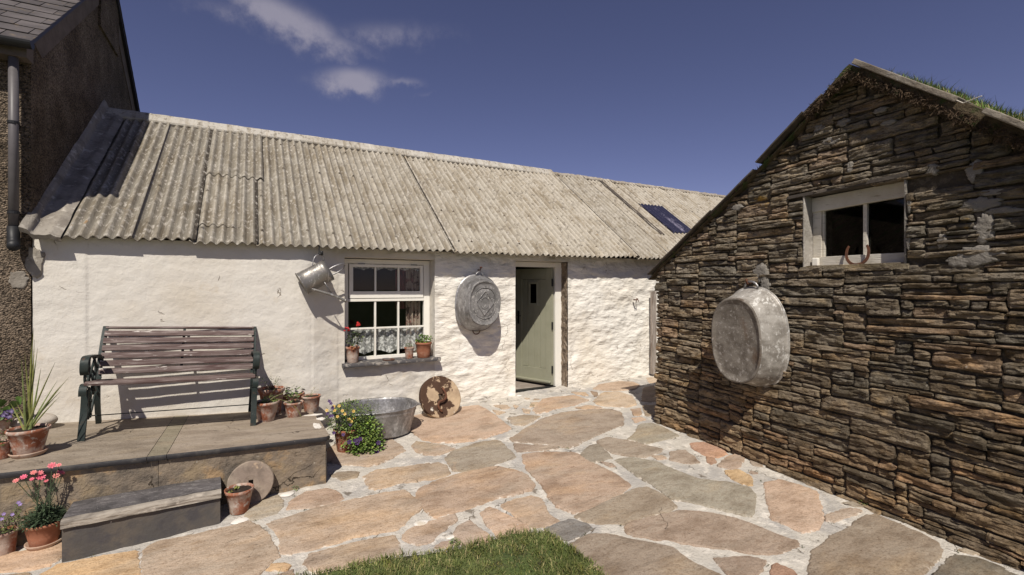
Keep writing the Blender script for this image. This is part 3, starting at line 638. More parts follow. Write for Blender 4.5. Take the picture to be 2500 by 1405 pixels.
for x, t in bolts:
    c = rp(x, t, AMP+.012); 
    b0 = len(rf.v); cc = random.choice([(.10, .08, .06), (.30, .27, .22), (.16, .13, .10)])
    for i in range(8):
        w = 2*pi*i/8; rf.vert(c+V((1, 0, 0))*.017*cos(w)+RS*.017*sin(w)-RN*.004, (*cc, 0))
    tp = rf.vert(c+RN*.014, (*cc, 0))
    for i in range(8): rf.face(b0+i, b0+(i+1) % 8, tp)
for k in (1, 2, 5, 9, 10, 11, 12, 13, 14, 15, 16):  # dark ribbons along sheet seams, painting in the overlap shadow lines
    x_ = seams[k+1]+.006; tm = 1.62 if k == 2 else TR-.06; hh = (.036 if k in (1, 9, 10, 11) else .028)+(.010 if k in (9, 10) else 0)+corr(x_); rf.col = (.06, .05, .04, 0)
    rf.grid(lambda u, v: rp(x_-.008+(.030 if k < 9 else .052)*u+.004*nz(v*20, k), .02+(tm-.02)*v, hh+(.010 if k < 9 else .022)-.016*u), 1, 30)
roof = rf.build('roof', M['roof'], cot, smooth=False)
# back slope
mb = MB(); mb.col = (*ton(1), 0)
mb.grid(lambda u, v: (WX0+(WX1+.1-WX0)*u, 8.76+2.7*v, 4.07-2.03*v+corr(WX0+(WX1-WX0)*u)), 400, 2); mb.build('roof', M['roof'], cot)
# ridge cap
mb = MB(); mb.col = (.46, .43, .38, 0)
apex = rp(0, TR+.05, 0)
def cap(x0, x1, w, hgt, rough, n):
    def f(u, v):
        x = x0+(x1-x0)*u; q = v*4; pr = [(-w, .030), (-w+.015, .050), (-.015, .062+hgt), (.03, .06+hgt), (.14, -.02)]
        i = min(3, int(q)); a_, b2 = pr[i], pr[i+1]; k = q-i; s_ = a_[0]+(b2[0]-a_[0])*k; d_ = a_[1]+(b2[1]-a_[1])*k
        d_ += rough*fbm((x*9, s_*9, 1), 3); return rp(x, TR+s_, d_-.004*(int((x-x0)/1.25) % 2))
    mb.grid(f, n, 4); mb.grid(lambda u, v: rp(x0+(x1-x0)*u, TR-w, .03-.05*v+rough*fbm(((x0+(x1-x0)*u)*9, -w*9, 1), 3)), n, 1, flip=True)
    mb.grid(lambda u, v: rp(x1, TR-w+(w+.03)*u, (.05+hgt*u)*v), 4, 1)
cap(WX0-.0, 5.70, .17, .015, .004, 300)
mb.col = (.34, .30, .25, 0); cap(5.70, WX1+.1, .13, -.025, .018, 260)
mb.build('ridge_cap', M['roof'], cot, smooth=False)
# flashing against the house
mb = MB()
def fl(u, v):
    t = -.05+(TR+.12)*u; q = v*5; pr = [(-1.87, .13+.05*u), (-1.82, .10+.04*u), (-1.80, .05), (-1.72, .045), (-1.665, .052), (-1.60, .026)]
    i = min(4, int(q)); a_, b2 = pr[i], pr[i+1]; k = q-i
    return rp(a_[0]+(b2[0]-a_[0])*k+.012*nz(t*3, v), t, a_[1]+(b2[1]-a_[1])*k+.012*fbm((t*4, v*5, 0), 3))
mb.grid(fl, 70, 15); mb.grid(lambda u, v: V(fl(0, u))-RN*.05*v, 15, 1, flip=True); mb.build('flashing', M['flash'], cot, smooth=True)
# rooflight sheet and tar strip
ra, rb = onRoof(1548, 503), onRoof(1672, 572)
t0 = (onRoof(1655, 572)-EAVE).dot(RS); t1 = (onRoof(1570, 503)-EAVE).dot(RS)
mb = MB(); sheet(7.35, 8.03, t0, t1, .032, (1, 1, 1), tiltr=0, mbx=mb, nt=6); mb.build('rooflight', M['rooflight'], cot, smooth=True)
mb = MB(); sx0 = onRoof(1457, 452).x; mb.grid(lambda u, v: rp(6.93+.10*u+.01*nz(v*9), .85+2.35*v, .040+.008*nz(v*12, u*3)), 2, 30); mb.build('tar_strip', M['tar'], cot)
# ------------------------------------------------------------------ house on the left
hs = thing('house', 'tall dark pebble-dashed house with slate roof at left edge', 'house', (-4, 8.5, 0))
HX = -1.85; HY0 = 6.17; HZ = 3.98; HYR = 8.95; HYE = 11.75; SL_ = .79
zr = HZ+(HYR-HY0)*SL_
mb = MB(); mb.box(-7, HX, HY0, HY0+.3, -.4, HZ); mb.build('wall', M['roughcast'], hs)
mb = MB(); P = [(HX, HY0+.0, -.4), (HX, HYE, -.4), (HX, HYE, HZ), (HX, HYR, zr), (HX, HY0, HZ)]
i0 = [mb.vert(p) for p in P]; i1 = [mb.vert((p[0]-.3, p[1], p[2])) for p in P]
mb.f.append(tuple(i0)); mb.f.append(tuple(i1[::-1]))
for k in range(5): mb.face(i0[k], i1[k], i1[(k+1) % 5], i0[(k+1) % 5])
for v in mb.v: v.x += .001; v.y -= .001 if v.y < 7 else 0
mb.build('gable_wall', M['roughcast'], hs)
mb = MB(); mb.box(-7, HX, HYE-.3, HYE-.002, -.4, HZ); mb.box(-7.2, -6.99, HY0, HYE, -.4, HZ); mb.build('back_wall', M['roughcast'], hs)
mb = MB()   # smooth rendered skew band below the verge
for sg in (0, 1):
    ya, yb2 = (HY0-.02, HYR) if sg == 0 else (HYE+.02, HYR)
    for (p, q) in (((ya, HZ-.02), (yb2, zr)),):
        v4 = [V((HX+.012, p[0], p[1])), V((HX+.012, q[0], q[1])), V((HX+.012, q[0], q[1]-.30)), V((HX+.012, p[0]+(.26 if sg == 0 else -.26), p[1]-.08))]
        ii = [mb.vert(w) for w in v4]+[mb.vert(w-V((.05, 0, 0))) for w in v4]
        mb.f.append(tuple(ii[:4])); 
        for k in range(4): mb.face(ii[k], ii[4+k], ii[4+(k+1) % 4], ii[(k+1) % 4])
mb.build('render_band', M['render'], hs)
ch = MB(); ch.box(HX-.55, HX+.03, 8.42, 9.42, zr-1.0, zr+1.3); ch.box(HX-.6, HX+.07, 8.36, 9.48, zr+1.3, zr+1.42); ch.build('chimney', M['roughcast'], hs)
sr = MB(); S2 = V((0, 1, SL_)).normalized(); N2 = V((0, -SL_, 1)).normalized()
def slates(y0, sgn, nrow):
    for r_ in range(nrow):
        x = -7.1+(.15 if r_ % 2 else 0)
        while x < HX+.06:
            x2 = min(x+.30, HX+.07); g_ = R(.75, 1.25); sr.col = (.105*g_, .092*g_, .09*g_, 0)
            o = V((0, y0, HZ-.0)); s_ = r_*.20
            b0 = V((0, S2.y*sgn, S2.z)); n0 = V((0, N2.y*sgn, N2.z))
            base = V((0, HY0-.20 if sgn > 0 else HYE+.20, HZ-.158+.03))
            p = lambda xx, s1, n1: base+V((xx, 0, 0))+b0*s1+n0*n1
            l0, l1 = R(.010, .016), .002; e0 = s_+R(-.006, .006)
            c8 = [p(x+.003, e0, l0+.008), p(x2-.003, e0, l0+.008), p(x2-.003, s_+.24, l1+.008), p(x+.003, s_+.24, l1+.008), p(x+.003, e0, l0), p(x2-.003, e0, l0), p(x2-.003, s_+.24, l1), p(x+.003, s_+.24, l1)]
            k = [sr.vert(q) for q in c8]
            for q in ((0, 1, 2, 3), (0, 4, 5, 1), (1, 5, 6, 2), (3, 7, 4, 0)): sr.face(*[k[w] for w in q])
            x = x2
            if x2 >= HX+.069: break
nr = int(sqrt((HYR-HY0+.2)**2*(1+SL_**2))/.2)+1
slates(0, 1, nr); slates(0, -1, nr)
sr.build('roof', M['slate_roof'], hs)
mb = MB()
for sgn, yb2 in ((1, HY0-.2), (-1, HYE+.2)):   # under-board of the roof, dark verge edge
    b0 = V((0, S2.y*sgn, S2.z)); n0 = V((0, N2.y*sgn, N2.z)); base = V((0, yb2, HZ-.158+.03)); Lr = nr*.2-.02
    q8 = [base+V((x, 0, 0))+b0*s1+n0*n1 for x in (-7.1, HX+.055) for s1 in (0, Lr) for n1 in (-.035, -.001)]
    k = [mb.vert(w) for w in q8]
    for w in ((0, 1, 3, 2), (4, 6, 7, 5), (0, 4, 5, 1), (2, 3, 7, 6), (0, 2, 6, 4), (1, 5, 7, 3)): mb.face(*[k[z] for z in w])
mb.build('verge_board', M['blackplastic'], hs)
gy, gzz = HY0-.23, HZ-.17
mb = MB(); mb.grid(lambda u, v: (-7.1+(HX+.08+7.1)*u, gy+.055*cos(pi+pi*v), gzz+.03-.06*sin(pi*v)), 2, 10, flip=True); mb.grid(lambda u, v: (HX+.08, gy+.055*cos(pi+pi*v)*u, gzz+.03-.06*sin(pi*v)*u), 1, 10)
mb.build('gutter', M['blackplastic'], hs)
mb = MB(); mb.box(-7.1, HX+.02, HY0-.16, HY0-.004, HZ-.26, HZ-.11); mb.build('fascia', M['render'], hs)
px_, py_ = onY(33, 100, 6.06).x, 6.06
dp = MB(); bot = onY(22, 580, 6.06).z
dp.tube([(px_, py_, bot), (px_, py_, gzz-.0)], .036, 16); dpo = dp.build('downpipe', M['plastic'], hs, smooth=True)
q = MB(); q.tube([(px_, py_, bot+.1), (px_, py_, bot-.02), (px_+.01, py_-.03, bot-.07), (px_+.03, py_-.09, bot-.09)], .045, 16); q.build('pipe_shoe', M['blackplastic'], dpo, smooth=True)
for yy in (300, 520, 95):
    q = MB(); z = onY(28, yy, 6.06).z; q.tube([(px_, py_, z-.012), (px_, py_, z+.012)], .043, 16); q.box(px_-.015, px_+.015, py_, HY0+.0, z-.01, z+.01); q.build('pipe_bracket', M['blackplastic'], dpo)
def blob(mbx, c, ax, ay, r_, seed, n=36, th_=.012, an=None, rag=0):
    an = an or ax.cross(ay).normalized(); b0 = len(mbx.v)
    for k, (f_, t_) in enumerate(((1.03, -1.2), (1, .5), (.9, 1.0), (.5, 1.0))):
        for i in range(n):
            w = 2*pi*i/n; rr = f_*(1+.28*nz(cos(w)*1.6+seed, sin(w)*1.6)+.12*nz(cos(w)*5, sin(w)*5+seed)+rag*(.22*nz(cos(w)*3+seed, sin(w)*3)+.16*nz(cos(w)*9, sin(w)*9+seed)))
            mbx.vert(c+ax*(r_[0]*rr*cos(w))+ay*(r_[1]*rr*sin(w))+an*(th_*t_+.004*nz(cos(w)*f_*3, sin(w)*f_*3, seed)))
    for k in range(3):
        for i in range(n): l = (i+1) % n; mbx.face(b0+k*n+i, b0+k*n+l, b0+(k+1)*n+l, b0+(k+1)*n+i)
    mbx.f.append(tuple(b0+3*n+i for i in range(n)))
mb = MB(); c = onY(45, 685, HY0); blob(mb, c, V((1, 0, 0)), V((0, 0, 1)), (.075, .085), 3, an=V((0, -1, 0)), rag=.8); mb.build('cement_patch', M['flash'], hs)
mb = MB(); c = onY(86, 640, HY0); blob(mb, c, V((1, 0, 0)), V((0, 0, 1)), (.06, .15), 5, an=V((0, -1, 0)), rag=.6); mb.build('cement_patch', M['flash'], hs)
# ------------------------------------------------------------------ stone hut on the right
hut = thing('stone_hut', 'rough dry-stone hut with turf roof and small white window on the right', 'hut', (5, 2.5, -.3))
HA = onG(1598, 1030); HB = onG(2500, 1396); HW = (HB-HA); HW.z = 0; HW.normalize(); HN = V((HW.y, -HW.x, 0))
if HN.x > 0: HN = -HN
HA2 = V((HA.x, HA.y, 0))
def hp(w, z, d=0): return HA2+HW*w+HN*(d-.022*(z+.1))+V((0, 0, z))
def onHut(px, py):
    r = ray(px, py); s = ((HA2-E0).x*HN.x+(HA2-E0).y*HN.y)/(r.x*HN.x+r.y*HN.y); p = E0+r*s
    for _ in range(4):
        s *= 1; off = -.022*(p.z+.1); q = HA2+HN*off; s = ((q-E0).x*HN.x+(q-E0).y*HN.y)/(r.x*HN.x+r.y*HN.y); p = E0+r*s
    return (p-HA2).dot(HW), p.z
TOPP = [onHut(*p) for p in ((1612, 645), (1868, 392), (2092, 160), (2345, 255), (2500, 318))]
wa, za = TOPP[2]
def topz(w):
    P = TOPP
    if w <= P[0][0]: return P[0][1]-(P[0][0]-w)*.7
    for i in range(4):
        if w <= P[i+1][0]: k = (w-P[i][0])/(P[i+1][0]-P[i][0]); return P[i][1]*(1-k)+P[i+1][1]*k
    k = (P[4][1]-P[2][1])/(P[4][0]-P[2][0]); return max(1.8, P[4][1]+k*(w-P[4][0]))
hl, hb = onHut(1963, 652); hr, ht = onHut(2209, 446)
_, ht2 = onHut(1968, 474); HWIN = (hl, hr, hb-.005, (ht+ht2)/2+.0)
WMAX = 4.6
sw = MB()
STC = [(.25, .185, .12), (.23, .175, .115), (.21, .165, .115), (.25, .20, .14), (.18, .145, .105), (.22, .18, .13), (.26, .18, .115), (.17, .145, .11)]
def stone(w0, w1, z0, z1, tiltw, face=None, seed=None):
    seed = R(0, 100); Lw, Lz = w1-w0, z1-z0
    if Lw < .015 or Lz < .01: return
    nx = max(5, min(36, int(Lw/.014))); ny = max(4, min(12, int(Lz/.010)))
    prot = R(-.012, .016)+(R(.01, .03) if random.random() < .12 else 0)
    tl, tv = R(-.05, .05)*min(1, .2/Lw), R(-.12, .12)
    r = min(.004+.09*Lz, .0095)
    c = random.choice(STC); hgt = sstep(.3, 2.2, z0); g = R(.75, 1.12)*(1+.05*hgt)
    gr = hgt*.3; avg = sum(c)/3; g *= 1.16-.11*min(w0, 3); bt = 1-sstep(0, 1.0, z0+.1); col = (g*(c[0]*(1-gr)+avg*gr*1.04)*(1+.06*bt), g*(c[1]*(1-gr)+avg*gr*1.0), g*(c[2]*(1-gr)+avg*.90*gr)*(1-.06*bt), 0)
    cj = [(R(-.010, .010), R(-.26, .12)*Lz*.5*(1 if _ > 1 else -1)) for _ in range(4)]
    cut = [R(0, .8) if random.random() < .28 else R(0, .06) for _ in range(4)]
    b0 = len(sw.v); P = []
    for i in range(nx+1):
        u = i/nx
        for j in range(ny+1):
            v = j/ny
            w = w0+Lw*u; z = z0+Lz*v
            bl = [(1-u)*(1-v), u*(1-v), (1-u)*v, u*v]
            w += sum(bl[k]*cj[k][0] for k in range(4)); z += sum(bl[k]*cj[k][1] for k in range(4))
            z += (w-(w0+w1)/2)*tiltw
            # rounded outline: pull the corners in
            eu = min(u, 1-u)*Lw; ev = min(v, 1-v)*Lz
            k = (0 if u < .5 else 1)+(0 if v < .5 else 2)
            cr = cut[k]*min(Lz, .08)*.9+.004
            if eu < cr: z += ((.5-v)*2)*Lz*.5*(1-eu/cr)**2*.5*(cut[k]*1.2+.12)
            w += .006*nz(z*22, seed, w*4)*(1 if eu < .01 else .3); z += .006*nz(w*13+seed, v*2, 1)
            e = min(eu, ev); d = prot+tl*(w-(w0+w1)/2)+tv*(z-(z0+z1)/2)
            d -= r*1.1*(1-min(1, e/r))**2
            d += .016*fbm((w*7+seed, z*16, 0), 3)+.008*noise.noise(V((w*6, z*70, seed)))+(.010 if noise.noise(V((w*8+seed, z*26, 3))) > .12 else 0)
            P.append(hp(w, z, d))
    for i in range(nx+1):
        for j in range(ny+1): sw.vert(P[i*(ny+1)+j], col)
    for i in range(nx):
        for j in range(ny): a = b0+i*(ny+1)+j; sw.face(a, a+1, a+ny+2, a+ny+1)
    # skirt going back into the wall
    idx = [(i, 0) for i in range(nx+1)]+[(nx, j) for j in range(1, ny+1)]+[(i, ny) for i in range(nx-1, -1, -1)]+[(0, j) for j in range(ny-1, 0, -1)]
    s0 = len(sw.v); dk = (col[0]*.6, col[1]*.6, col[2]*.6, 0)
    for (i, j) in idx: sw.vert(P[i*(ny+1)+j]-HN*.09, col)
    n = len(idx)
    for k in range(n):
        a = b0+idx[k][0]*(ny+1)+idx[k][1]; b = b0+idx[(k+1) % n][0]*(ny+1)+idx[(k+1) % n][1]
        sw.face(a, b, s0+(k+1) % n, s0+k)
def hgz(w): p = HA2+HW*w; return gz(p.x, p.y)
def warp(w, z):
    f_ = max(0, 1-max(0, z-.1)/1.7)
    return z+(hgz(w)-hgz(0))*f_+hgz(0)+.022*nz(w*1.0, z*1.5)+.010*nz(w*2.7, z*3)+(.045*(w-1.5)*min(1, (z-1.9)*1.2) if z > 1.9 else 0)
def put(w0, w1, za, zb, tilt=0):
    """one stone in course space, clipped to the roofline and the window"""
    wc = (w0+w1)/2; wl, wr_, wb_, wt_ = HWIN
    z0, z1 = warp(wc, za)+.0035, warp(wc, zb)-.0035
    slope = (warp(w1, za)-warp(w0, za))/(w1-w0)*.9+tilt
    if z1 > min(topz(w0), topz(w1))-.03:
        if wc < wa:
            while w0 < w1 and topz(w0)-.035 < z1: w0 += .02
        else:
            while w1 > w0 and topz(w1)-.10 < z1: w1 -= .02
    cl = [(w0, w1)]
    if w1 > wl and w0 < wr_ and z1 > wb_+.004 and z0 < wt_-.004:
        cut_lo, cut_hi = wb_-z0, z1-wt_
        if cut_lo > .022: z1 = wb_-.004
        elif cut_hi > .022: z0 = wt_+.004
        else: cl = [(w0, min(w1, wl-.010)), (max(w0, wr_+.012), w1)]
    for a_, b_ in cl:
        if b_-a_ < .028 or z1-z0 < .012: continue
        dz = slope*((a_+b_)/2-wc); g = R(.002, .0045)
        stone(a_+g, b_-g, z0+dz, z1+dz, slope)
DW = .02; NC = int(WMAX/DW); hc_ = [-.06+R(0, .05)*0 for _ in range(NC)]
for _ in range(9000):
    m_ = min(hc_)
    if m_ > 4.0: break
    i = hc_.index(m_); j = i
    while j < NC and hc_[j]-m_ < .009: j += 1
    span = (j-i)*DW; left = hc_[i-1] if i > 0 else 9; right = hc_[j] if j < NC else 9; nb_ = min(left, right)
    if span < .075:
        h_ = nb_-m_
        if h_ > .15: h_ = R(.06, .12)
        if h_ > .018 and span > .035: put(i*DW, j*DW, m_, m_+h_)
        for k in range(i, j): hc_[k] = m_+h_
        continue
    L = (R(.16, .42) if random.random() < .55 else R(.35, .72)) if random.random() < .85 else R(.08, .16)
    n_ = max(3, int(L/DW))
    if (j-i)-n_ < 4: n_ = j-i if span < .75 else n_
    q = random.random(); h_ = R(.028, .048) if q < .32 else (R(.048, .082) if q < .74 else R(.082, .15))
    if L < .2: h_ = min(h_, .09)
    for nb2 in (left, right):
        if abs(nb2-m_-h_) < .018 and nb2-m_ > .025: h_ = nb2-m_
    if n_*DW < h_*1.1: h_ = max(.03, n_*DW*.7)
    a0 = i if (left < 8 and random.random() < .6) or n_ >= j-i else j-n_
    if a0 < i: a0 = i
    n_ = min(n_, j-a0); put(a0*DW, (a0+n_)*DW, m_, m_+h_, R(-.012, .012))
    for k in range(a0, a0+n_): hc_[k] = m_+h_
sw.build('wall', M['stonewall'], hut, smooth=False)
# core of the front wall (dark joints), with the window opening left free
mb = MB(); wl, wr_, wb_, wt_ = HWIN
def core(w0, w1, z0f, z1f, n=1, d0=-.028, d1=-.5):
    ws = [w0+(w1-w0)*i/n for i in range(n+1)]; b0 = len(mb.v)
    for w in ws:
        for z, d in ((z0f(w), d0), (z1f(w), d0), (z1f(w), d1), (z0f(w), d1)): mb.vert(hp(w, z, d))
    for i in range(n):
        for k in range(4): l = (k+1) % 4; a = b0+i*4; mb.face(a+k, a+l, a+4+l, a+4+k)
    mb.face(b0, b0+3, b0+2, b0+1); e_ = b0+n*4; mb.face(e_, e_+1, e_+2, e_+3)
zl = lambda w: -.8
tz = lambda w: topz(w)-.075
core(.03, wl, zl, tz, 14); core(wl, wr_, zl, lambda w: wb_-.008, 1); core(wl, wr_, lambda w: wt_+.01, tz, 6); core(wr_, WMAX, zl, tz, 14)
mb.build('wall_core', M['wallcore'], hut)
# corner return stones (face towards the cottage) and far walls
sv = sw; sw = MB(); HA_s, HW_s, HN_s = HA2, HW, HN
HA2 = HA2+HW*0.0-HN*.02; HW = -HN_s; HN = -HW_s
zz = -.15
while zz < 1.85:
    h_ = R(.05, .12); w = .0
    while w < 4.9:
        L = R(.15, .5); stone(w+.004, w+L-.004, zz+.003, zz+h_-.003, 0); w += L
    zz += h_
sw.build('side_wall', M['stonewall'], hut, smooth=True)
HA2, HW, HN = HA_s, HW_s, HN_s
mb = MB(); core(.03, .5, zl, lambda w: 1.86, 1, -.3, -5.0); core(WMAX-.5, WMAX, zl, lambda w: 1.8, 1, -.3, -5.0); core(.03, WMAX, zl, lambda w: topz(w)-.08, 24, -4.6, -5.0)
core(.5, WMAX-.5, lambda w: -.5, lambda w: -.35, 1, -.5, -4.6)
mb.build('rear_wall', M['wallcore'], hut)
# cement repairs
for k, (px, py, rx, rz) in enumerate(((1858, 668, .075, .085), (1868, 700, .05, .07), (2390, 625, .13, .07), (2405, 560, .05, .10), (2395, 500, .10, .045), (2380, 420, .045, .07), (2275, 415, .045, .04), (2340, 640, .06, .04), (2000, 320, .045, .05), (2060, 300, .05, .03), (2030, 345, .07, .03), (2075, 410, .02, .05), (2170, 300, .05, .025), (1800, 508, .06, .03), (2450, 515, .09, .02), (2420, 470, .07, .02), (2470, 340, .04, .02), (2150, 270, .05, .02), (2300, 590, .03, .05), (2220, 500, .012, .06), (2218, 590, .012, .06))):
    w, z = onHut(px, py); mb = MB(); blob(mb, hp(w, z, -.004), HW, V((0, 0, 1)), (rx*1.1, rz*1.1), k*3.1, n=60, an=HN, th_=.014, rag=1); mb.build('cement_patch', M['patch'], hut, smooth=True)
# window of the hut
dW = -.17
def hbox(mb, w0, w1, z0, z1, d0, d1, zt2=None, zb2=None):
    """box; zt2 / zb2 give the top / bottom height at w1"""
    q = []
    for w in (w0, w1):
        for z in (z0 if (w == w0 or zb2 is None) else zb2, z1 if (w == w0 or zt2 is None) else zt2):
            for d in (d0, d1): p = HA2+HW*w+HN*(d-.022*2.1)+V((0, 0, z)); q.append(mb.vert(p))
    for f_ in ((0, 1, 3, 2), (4, 6, 7, 5), (0, 4, 5, 1), (2, 3, 7, 6), (0, 2, 6, 4), (1, 5, 7, 3)): mb.face(*[q[k] for k in f_])
mb = MB(); hbox(mb, wl-.012, wl+.002, wb_, wt_+.0, dW-.02, .004); mb.build('cement_reveal', M['cement'], hut, bevel=.003)
mb = MB(); hbox(mb, wr_-.004, wr_+.010, wb_, wt_, dW-.02, -.006); mb.build('cement_reveal', M['patch'], hut, bevel=.003)
mb = MB(); mb.col = (.24, .20, .14, 0); hbox(mb, wl-.04, wr_+.03, wb_-.045, wb_-.002, dW-.02, .006); hbox(mb, wl+.002, wr_-.004, wb_-.002, wb_+.012, dW-.02, -.02)
mb.build('stone_sill', M['stonewall'], hut, bevel=.004)
mb = MB(); hbox(mb, wl-.16, wr_+.03, wt_-.012, wt_+.02, dW-.03, .012, zt2=wt_+.055, zb2=wt_+.02); mb.build('slate_lintel', M['darkslab'], hut, bevel=.004)
wz0, wz1 = wb_+.012, wt_-.005
f0 = wl+.004; f1 = wr_-.006; wd = f1-f0
hw = MB(); hbox(hw, f0, f1, wz1-.145, wz1-.012, dW, dW+.05, zb2=wz1-.11, zt2=wz1+.02)
wo = hw.build('window', M['oldpaint'], hut, bevel=.003)
q = MB(); hbox(q, f0, f1, wz0, wz0+.085, dW+.002, dW+.045); hbox(q, f0, f0+.075, wz0+.085, wz1-.14, dW-.004, dW+.03); hbox(q, f0+.075, f0+.095, wz0+.085, wz1-.13, dW-.02, dW+.01)
q.build('frame', M['oldpaint'], wo, bevel=.003)
q = MB(); mmx = f0+wd*.565; hbox(q, mmx-.016, mmx+.016, wz0+.085, wz1-.12, dW-.01, dW+.022); q.build('mullion', M['oldpaint'], wo, bevel=.003)
q = MB(); hbox(q, f0+.02, f0+.075, wz0-.001, wz0+.075, dW+.05, dW+.09); q.build('sill_block', M['paint'], wo, bevel=.008)
q = MB(); hbox(q, f0+.06, f1, wz0+.06, wz1-.08, dW-.014, dW-.011); q.build('pane', M['glass'], wo)
# turf roof
def roofpt(w, dn_, z): return HA2+HW*w-HN*dn_+V((0, 0, z))
ew0 = TOPP[0][0]-.16; ew1 = 2*wa-ew0
def rz(w): return topz(w)
mb = MB(); n = 46
def tf(u, v, top):
    w = ew0+(ew1-ew0)*u; dn_ = -.05*sstep(wa-.4, wa-.1, w)-.03*sstep(wa-.2, wa, w)*abs(fbm((w*14, v*30, top*3), 3))*(v < .01)+5.0*v
    z = (topz(w) if w >= TOPP[0][0] else TOPP[0][1]-(TOPP[0][0]-w)*.75) - .03 - .035*(1-sstep(wa-.5, wa-.1, w))
    return roofpt(w, dn_, z+(.0 if not top else .018*fbm((w*4, dn_*4, 0), 3)+.04*sin(pi*min(1, v*6)*.5)+.05*sstep(wa-.1, wa+.5, w))-(0 if top else .02+.075*sstep(wa-.35, wa, w)))
mb.grid(lambda u, v: tf(u, v, 1), 110, 90); mb.grid(lambda u, v: tf(u, v, 0), 60, 4, flip=True)
mb.grid(lambda u, v: tf(u, 0, 1)*(1-v)+tf(u, 0, 0)*v-HN*0, 110, 4)
mb.build('roof', M['turf'], hut, smooth=True)
mb = MB()
for i in range(17000):
    u = (R(.52, .97) if random.random() < .85 else R(0, .5)); v = R(0, 1)**2.6*.4+R(0, .006)
    p = V(tf(u, v, 1)); w = ew0+(ew1-ew0)*u
    if w < 1.6 and random.random() < .4: v = R(0, .02); p = V(tf(u, v, 1)) if nz(w*5, 8) > -.05 else p
    if wa-.1 < w < wa+1.0 and v < .05: continue
    g_ = R(.65, 1.2); a_ = R(0, 6.28); dry = random.random() < .25
    c = (.32*g_, .28*g_, .14*g_) if dry else (.15*g_, .22*g_, .055*g_)
    mb.blade(p-V((0, 0, .01)), (cos(a_), sin(a_)), R(.045, .11)*(1.5 if random.random() < .05 else 1)*(1 if w > wa else .5), R(.004, .008), R(.2, .8), 2, (*c, 0))
tag(mb.build('roof_grass', M['grass'], hut), kind='stuff')
mb = MB()
for i in range(5500):    # dead roots hanging at the verge
    w = R(wa-.35, 3.4); 
    if w < wa-.35: continue
    z = topz(w)-.05-R(0, .07); p = roofpt(w, -.055+R(-.01, .03), z); d = V((R(-1, 1), R(-1, 1), R(-1.2, .3)))
    q = p+d*R(.015, .05); q2 = q+V((R(-1, 1), R(-1, 1), R(-1.3, .4)))*R(.01, .03)
    s_ = V((R(-1, 1), R(-1, 1), R(-1, 1))).normalized()*.0026
    k = [mb.vert(p+s_), mb.vert(p-s_), mb.vert(q-s_), mb.vert(q+s_), mb.vert(q2)]; mb.face(k[0], k[1], k[2], k[3]); mb.face(k[3], k[2], k[4])
tag(mb.build('dry_roots', M['roots'], hut), kind='stuff')
# verge stones
def slabbox(mb, w0, w1, off, th_, dn0, dn1, mat=None):
    z0, z1 = topz(w0)+off, topz(w1)+off; sl_ = V((w1-w0, z1-z0)).normalized(); nn = V((-sl_.y, sl_.x))
    b0 = len(mb.v); n_ = 10
    for i in range(n_+1):
        u = i/n_; w = w0+(w1-w0)*u; z = z0+(z1-z0)*u
        for (k, dn_) in ((0, dn0), (1, dn0), (1, dn1), (0, dn1)):
            mb.vert(roofpt(w+nn.x*th_*k, dn_+.010*nz(w*6, k, w0), z+nn.y*th_*k+.006*nz(w*5, dn_*3)))
    for i in range(n_):
        for k in range(4): l = (k+1) % 4; a_ = b0+i*4; mb.face(a_+k, a_+l, a_+4+l, a_+4+k)
    mb.face(b0, b0+3, b0+2, b0+1); e_ = b0+n_*4; mb.face(e_, e_+1, e_+2, e_+3)
mb = MB(); wR = onHut(2350, 255)[0]; slabbox(mb, wa+.03, wR, -.012, .042, -.09, .27); mb.build('verge_slab', M['roofslab'], hut, bevel=.006)
mb = MB(); wR2 = onHut(2392, 285)[0]; slabbox(mb, wR2+.06, wR2+.85, -.01, .04, -.14, .20); mb.build('verge_slab', M['roofslab'], hut, bevel=.006)
mb = MB(); wk = TOPP[1][0]
slabbox(mb, ew0+.03, wk-.56, -.045, .017, -.05, .3); slabbox(mb, wk-.60, wk-.06, -.056, .017, -.035, .3); slabbox(mb, wk-.02, wk+.45, -.026, .017, -.065, .3); slabbox(mb, wk+.43, wa-.22, -.035, .016, -.05, .3)
mb.build('verge_slate', M['darkslab'], hut, bevel=.003)
mb = MB(); mb.tube([roofpt(wR-.02, -.08, topz(wR)+.03), roofpt((wR+wR2)/2, -.08, topz((wR+wR2)/2)+.01), roofpt(wR2+.06, -.11, topz(wR2)+.06)], .004, 5); mb.build('tie_rope', M['rope'], hut)
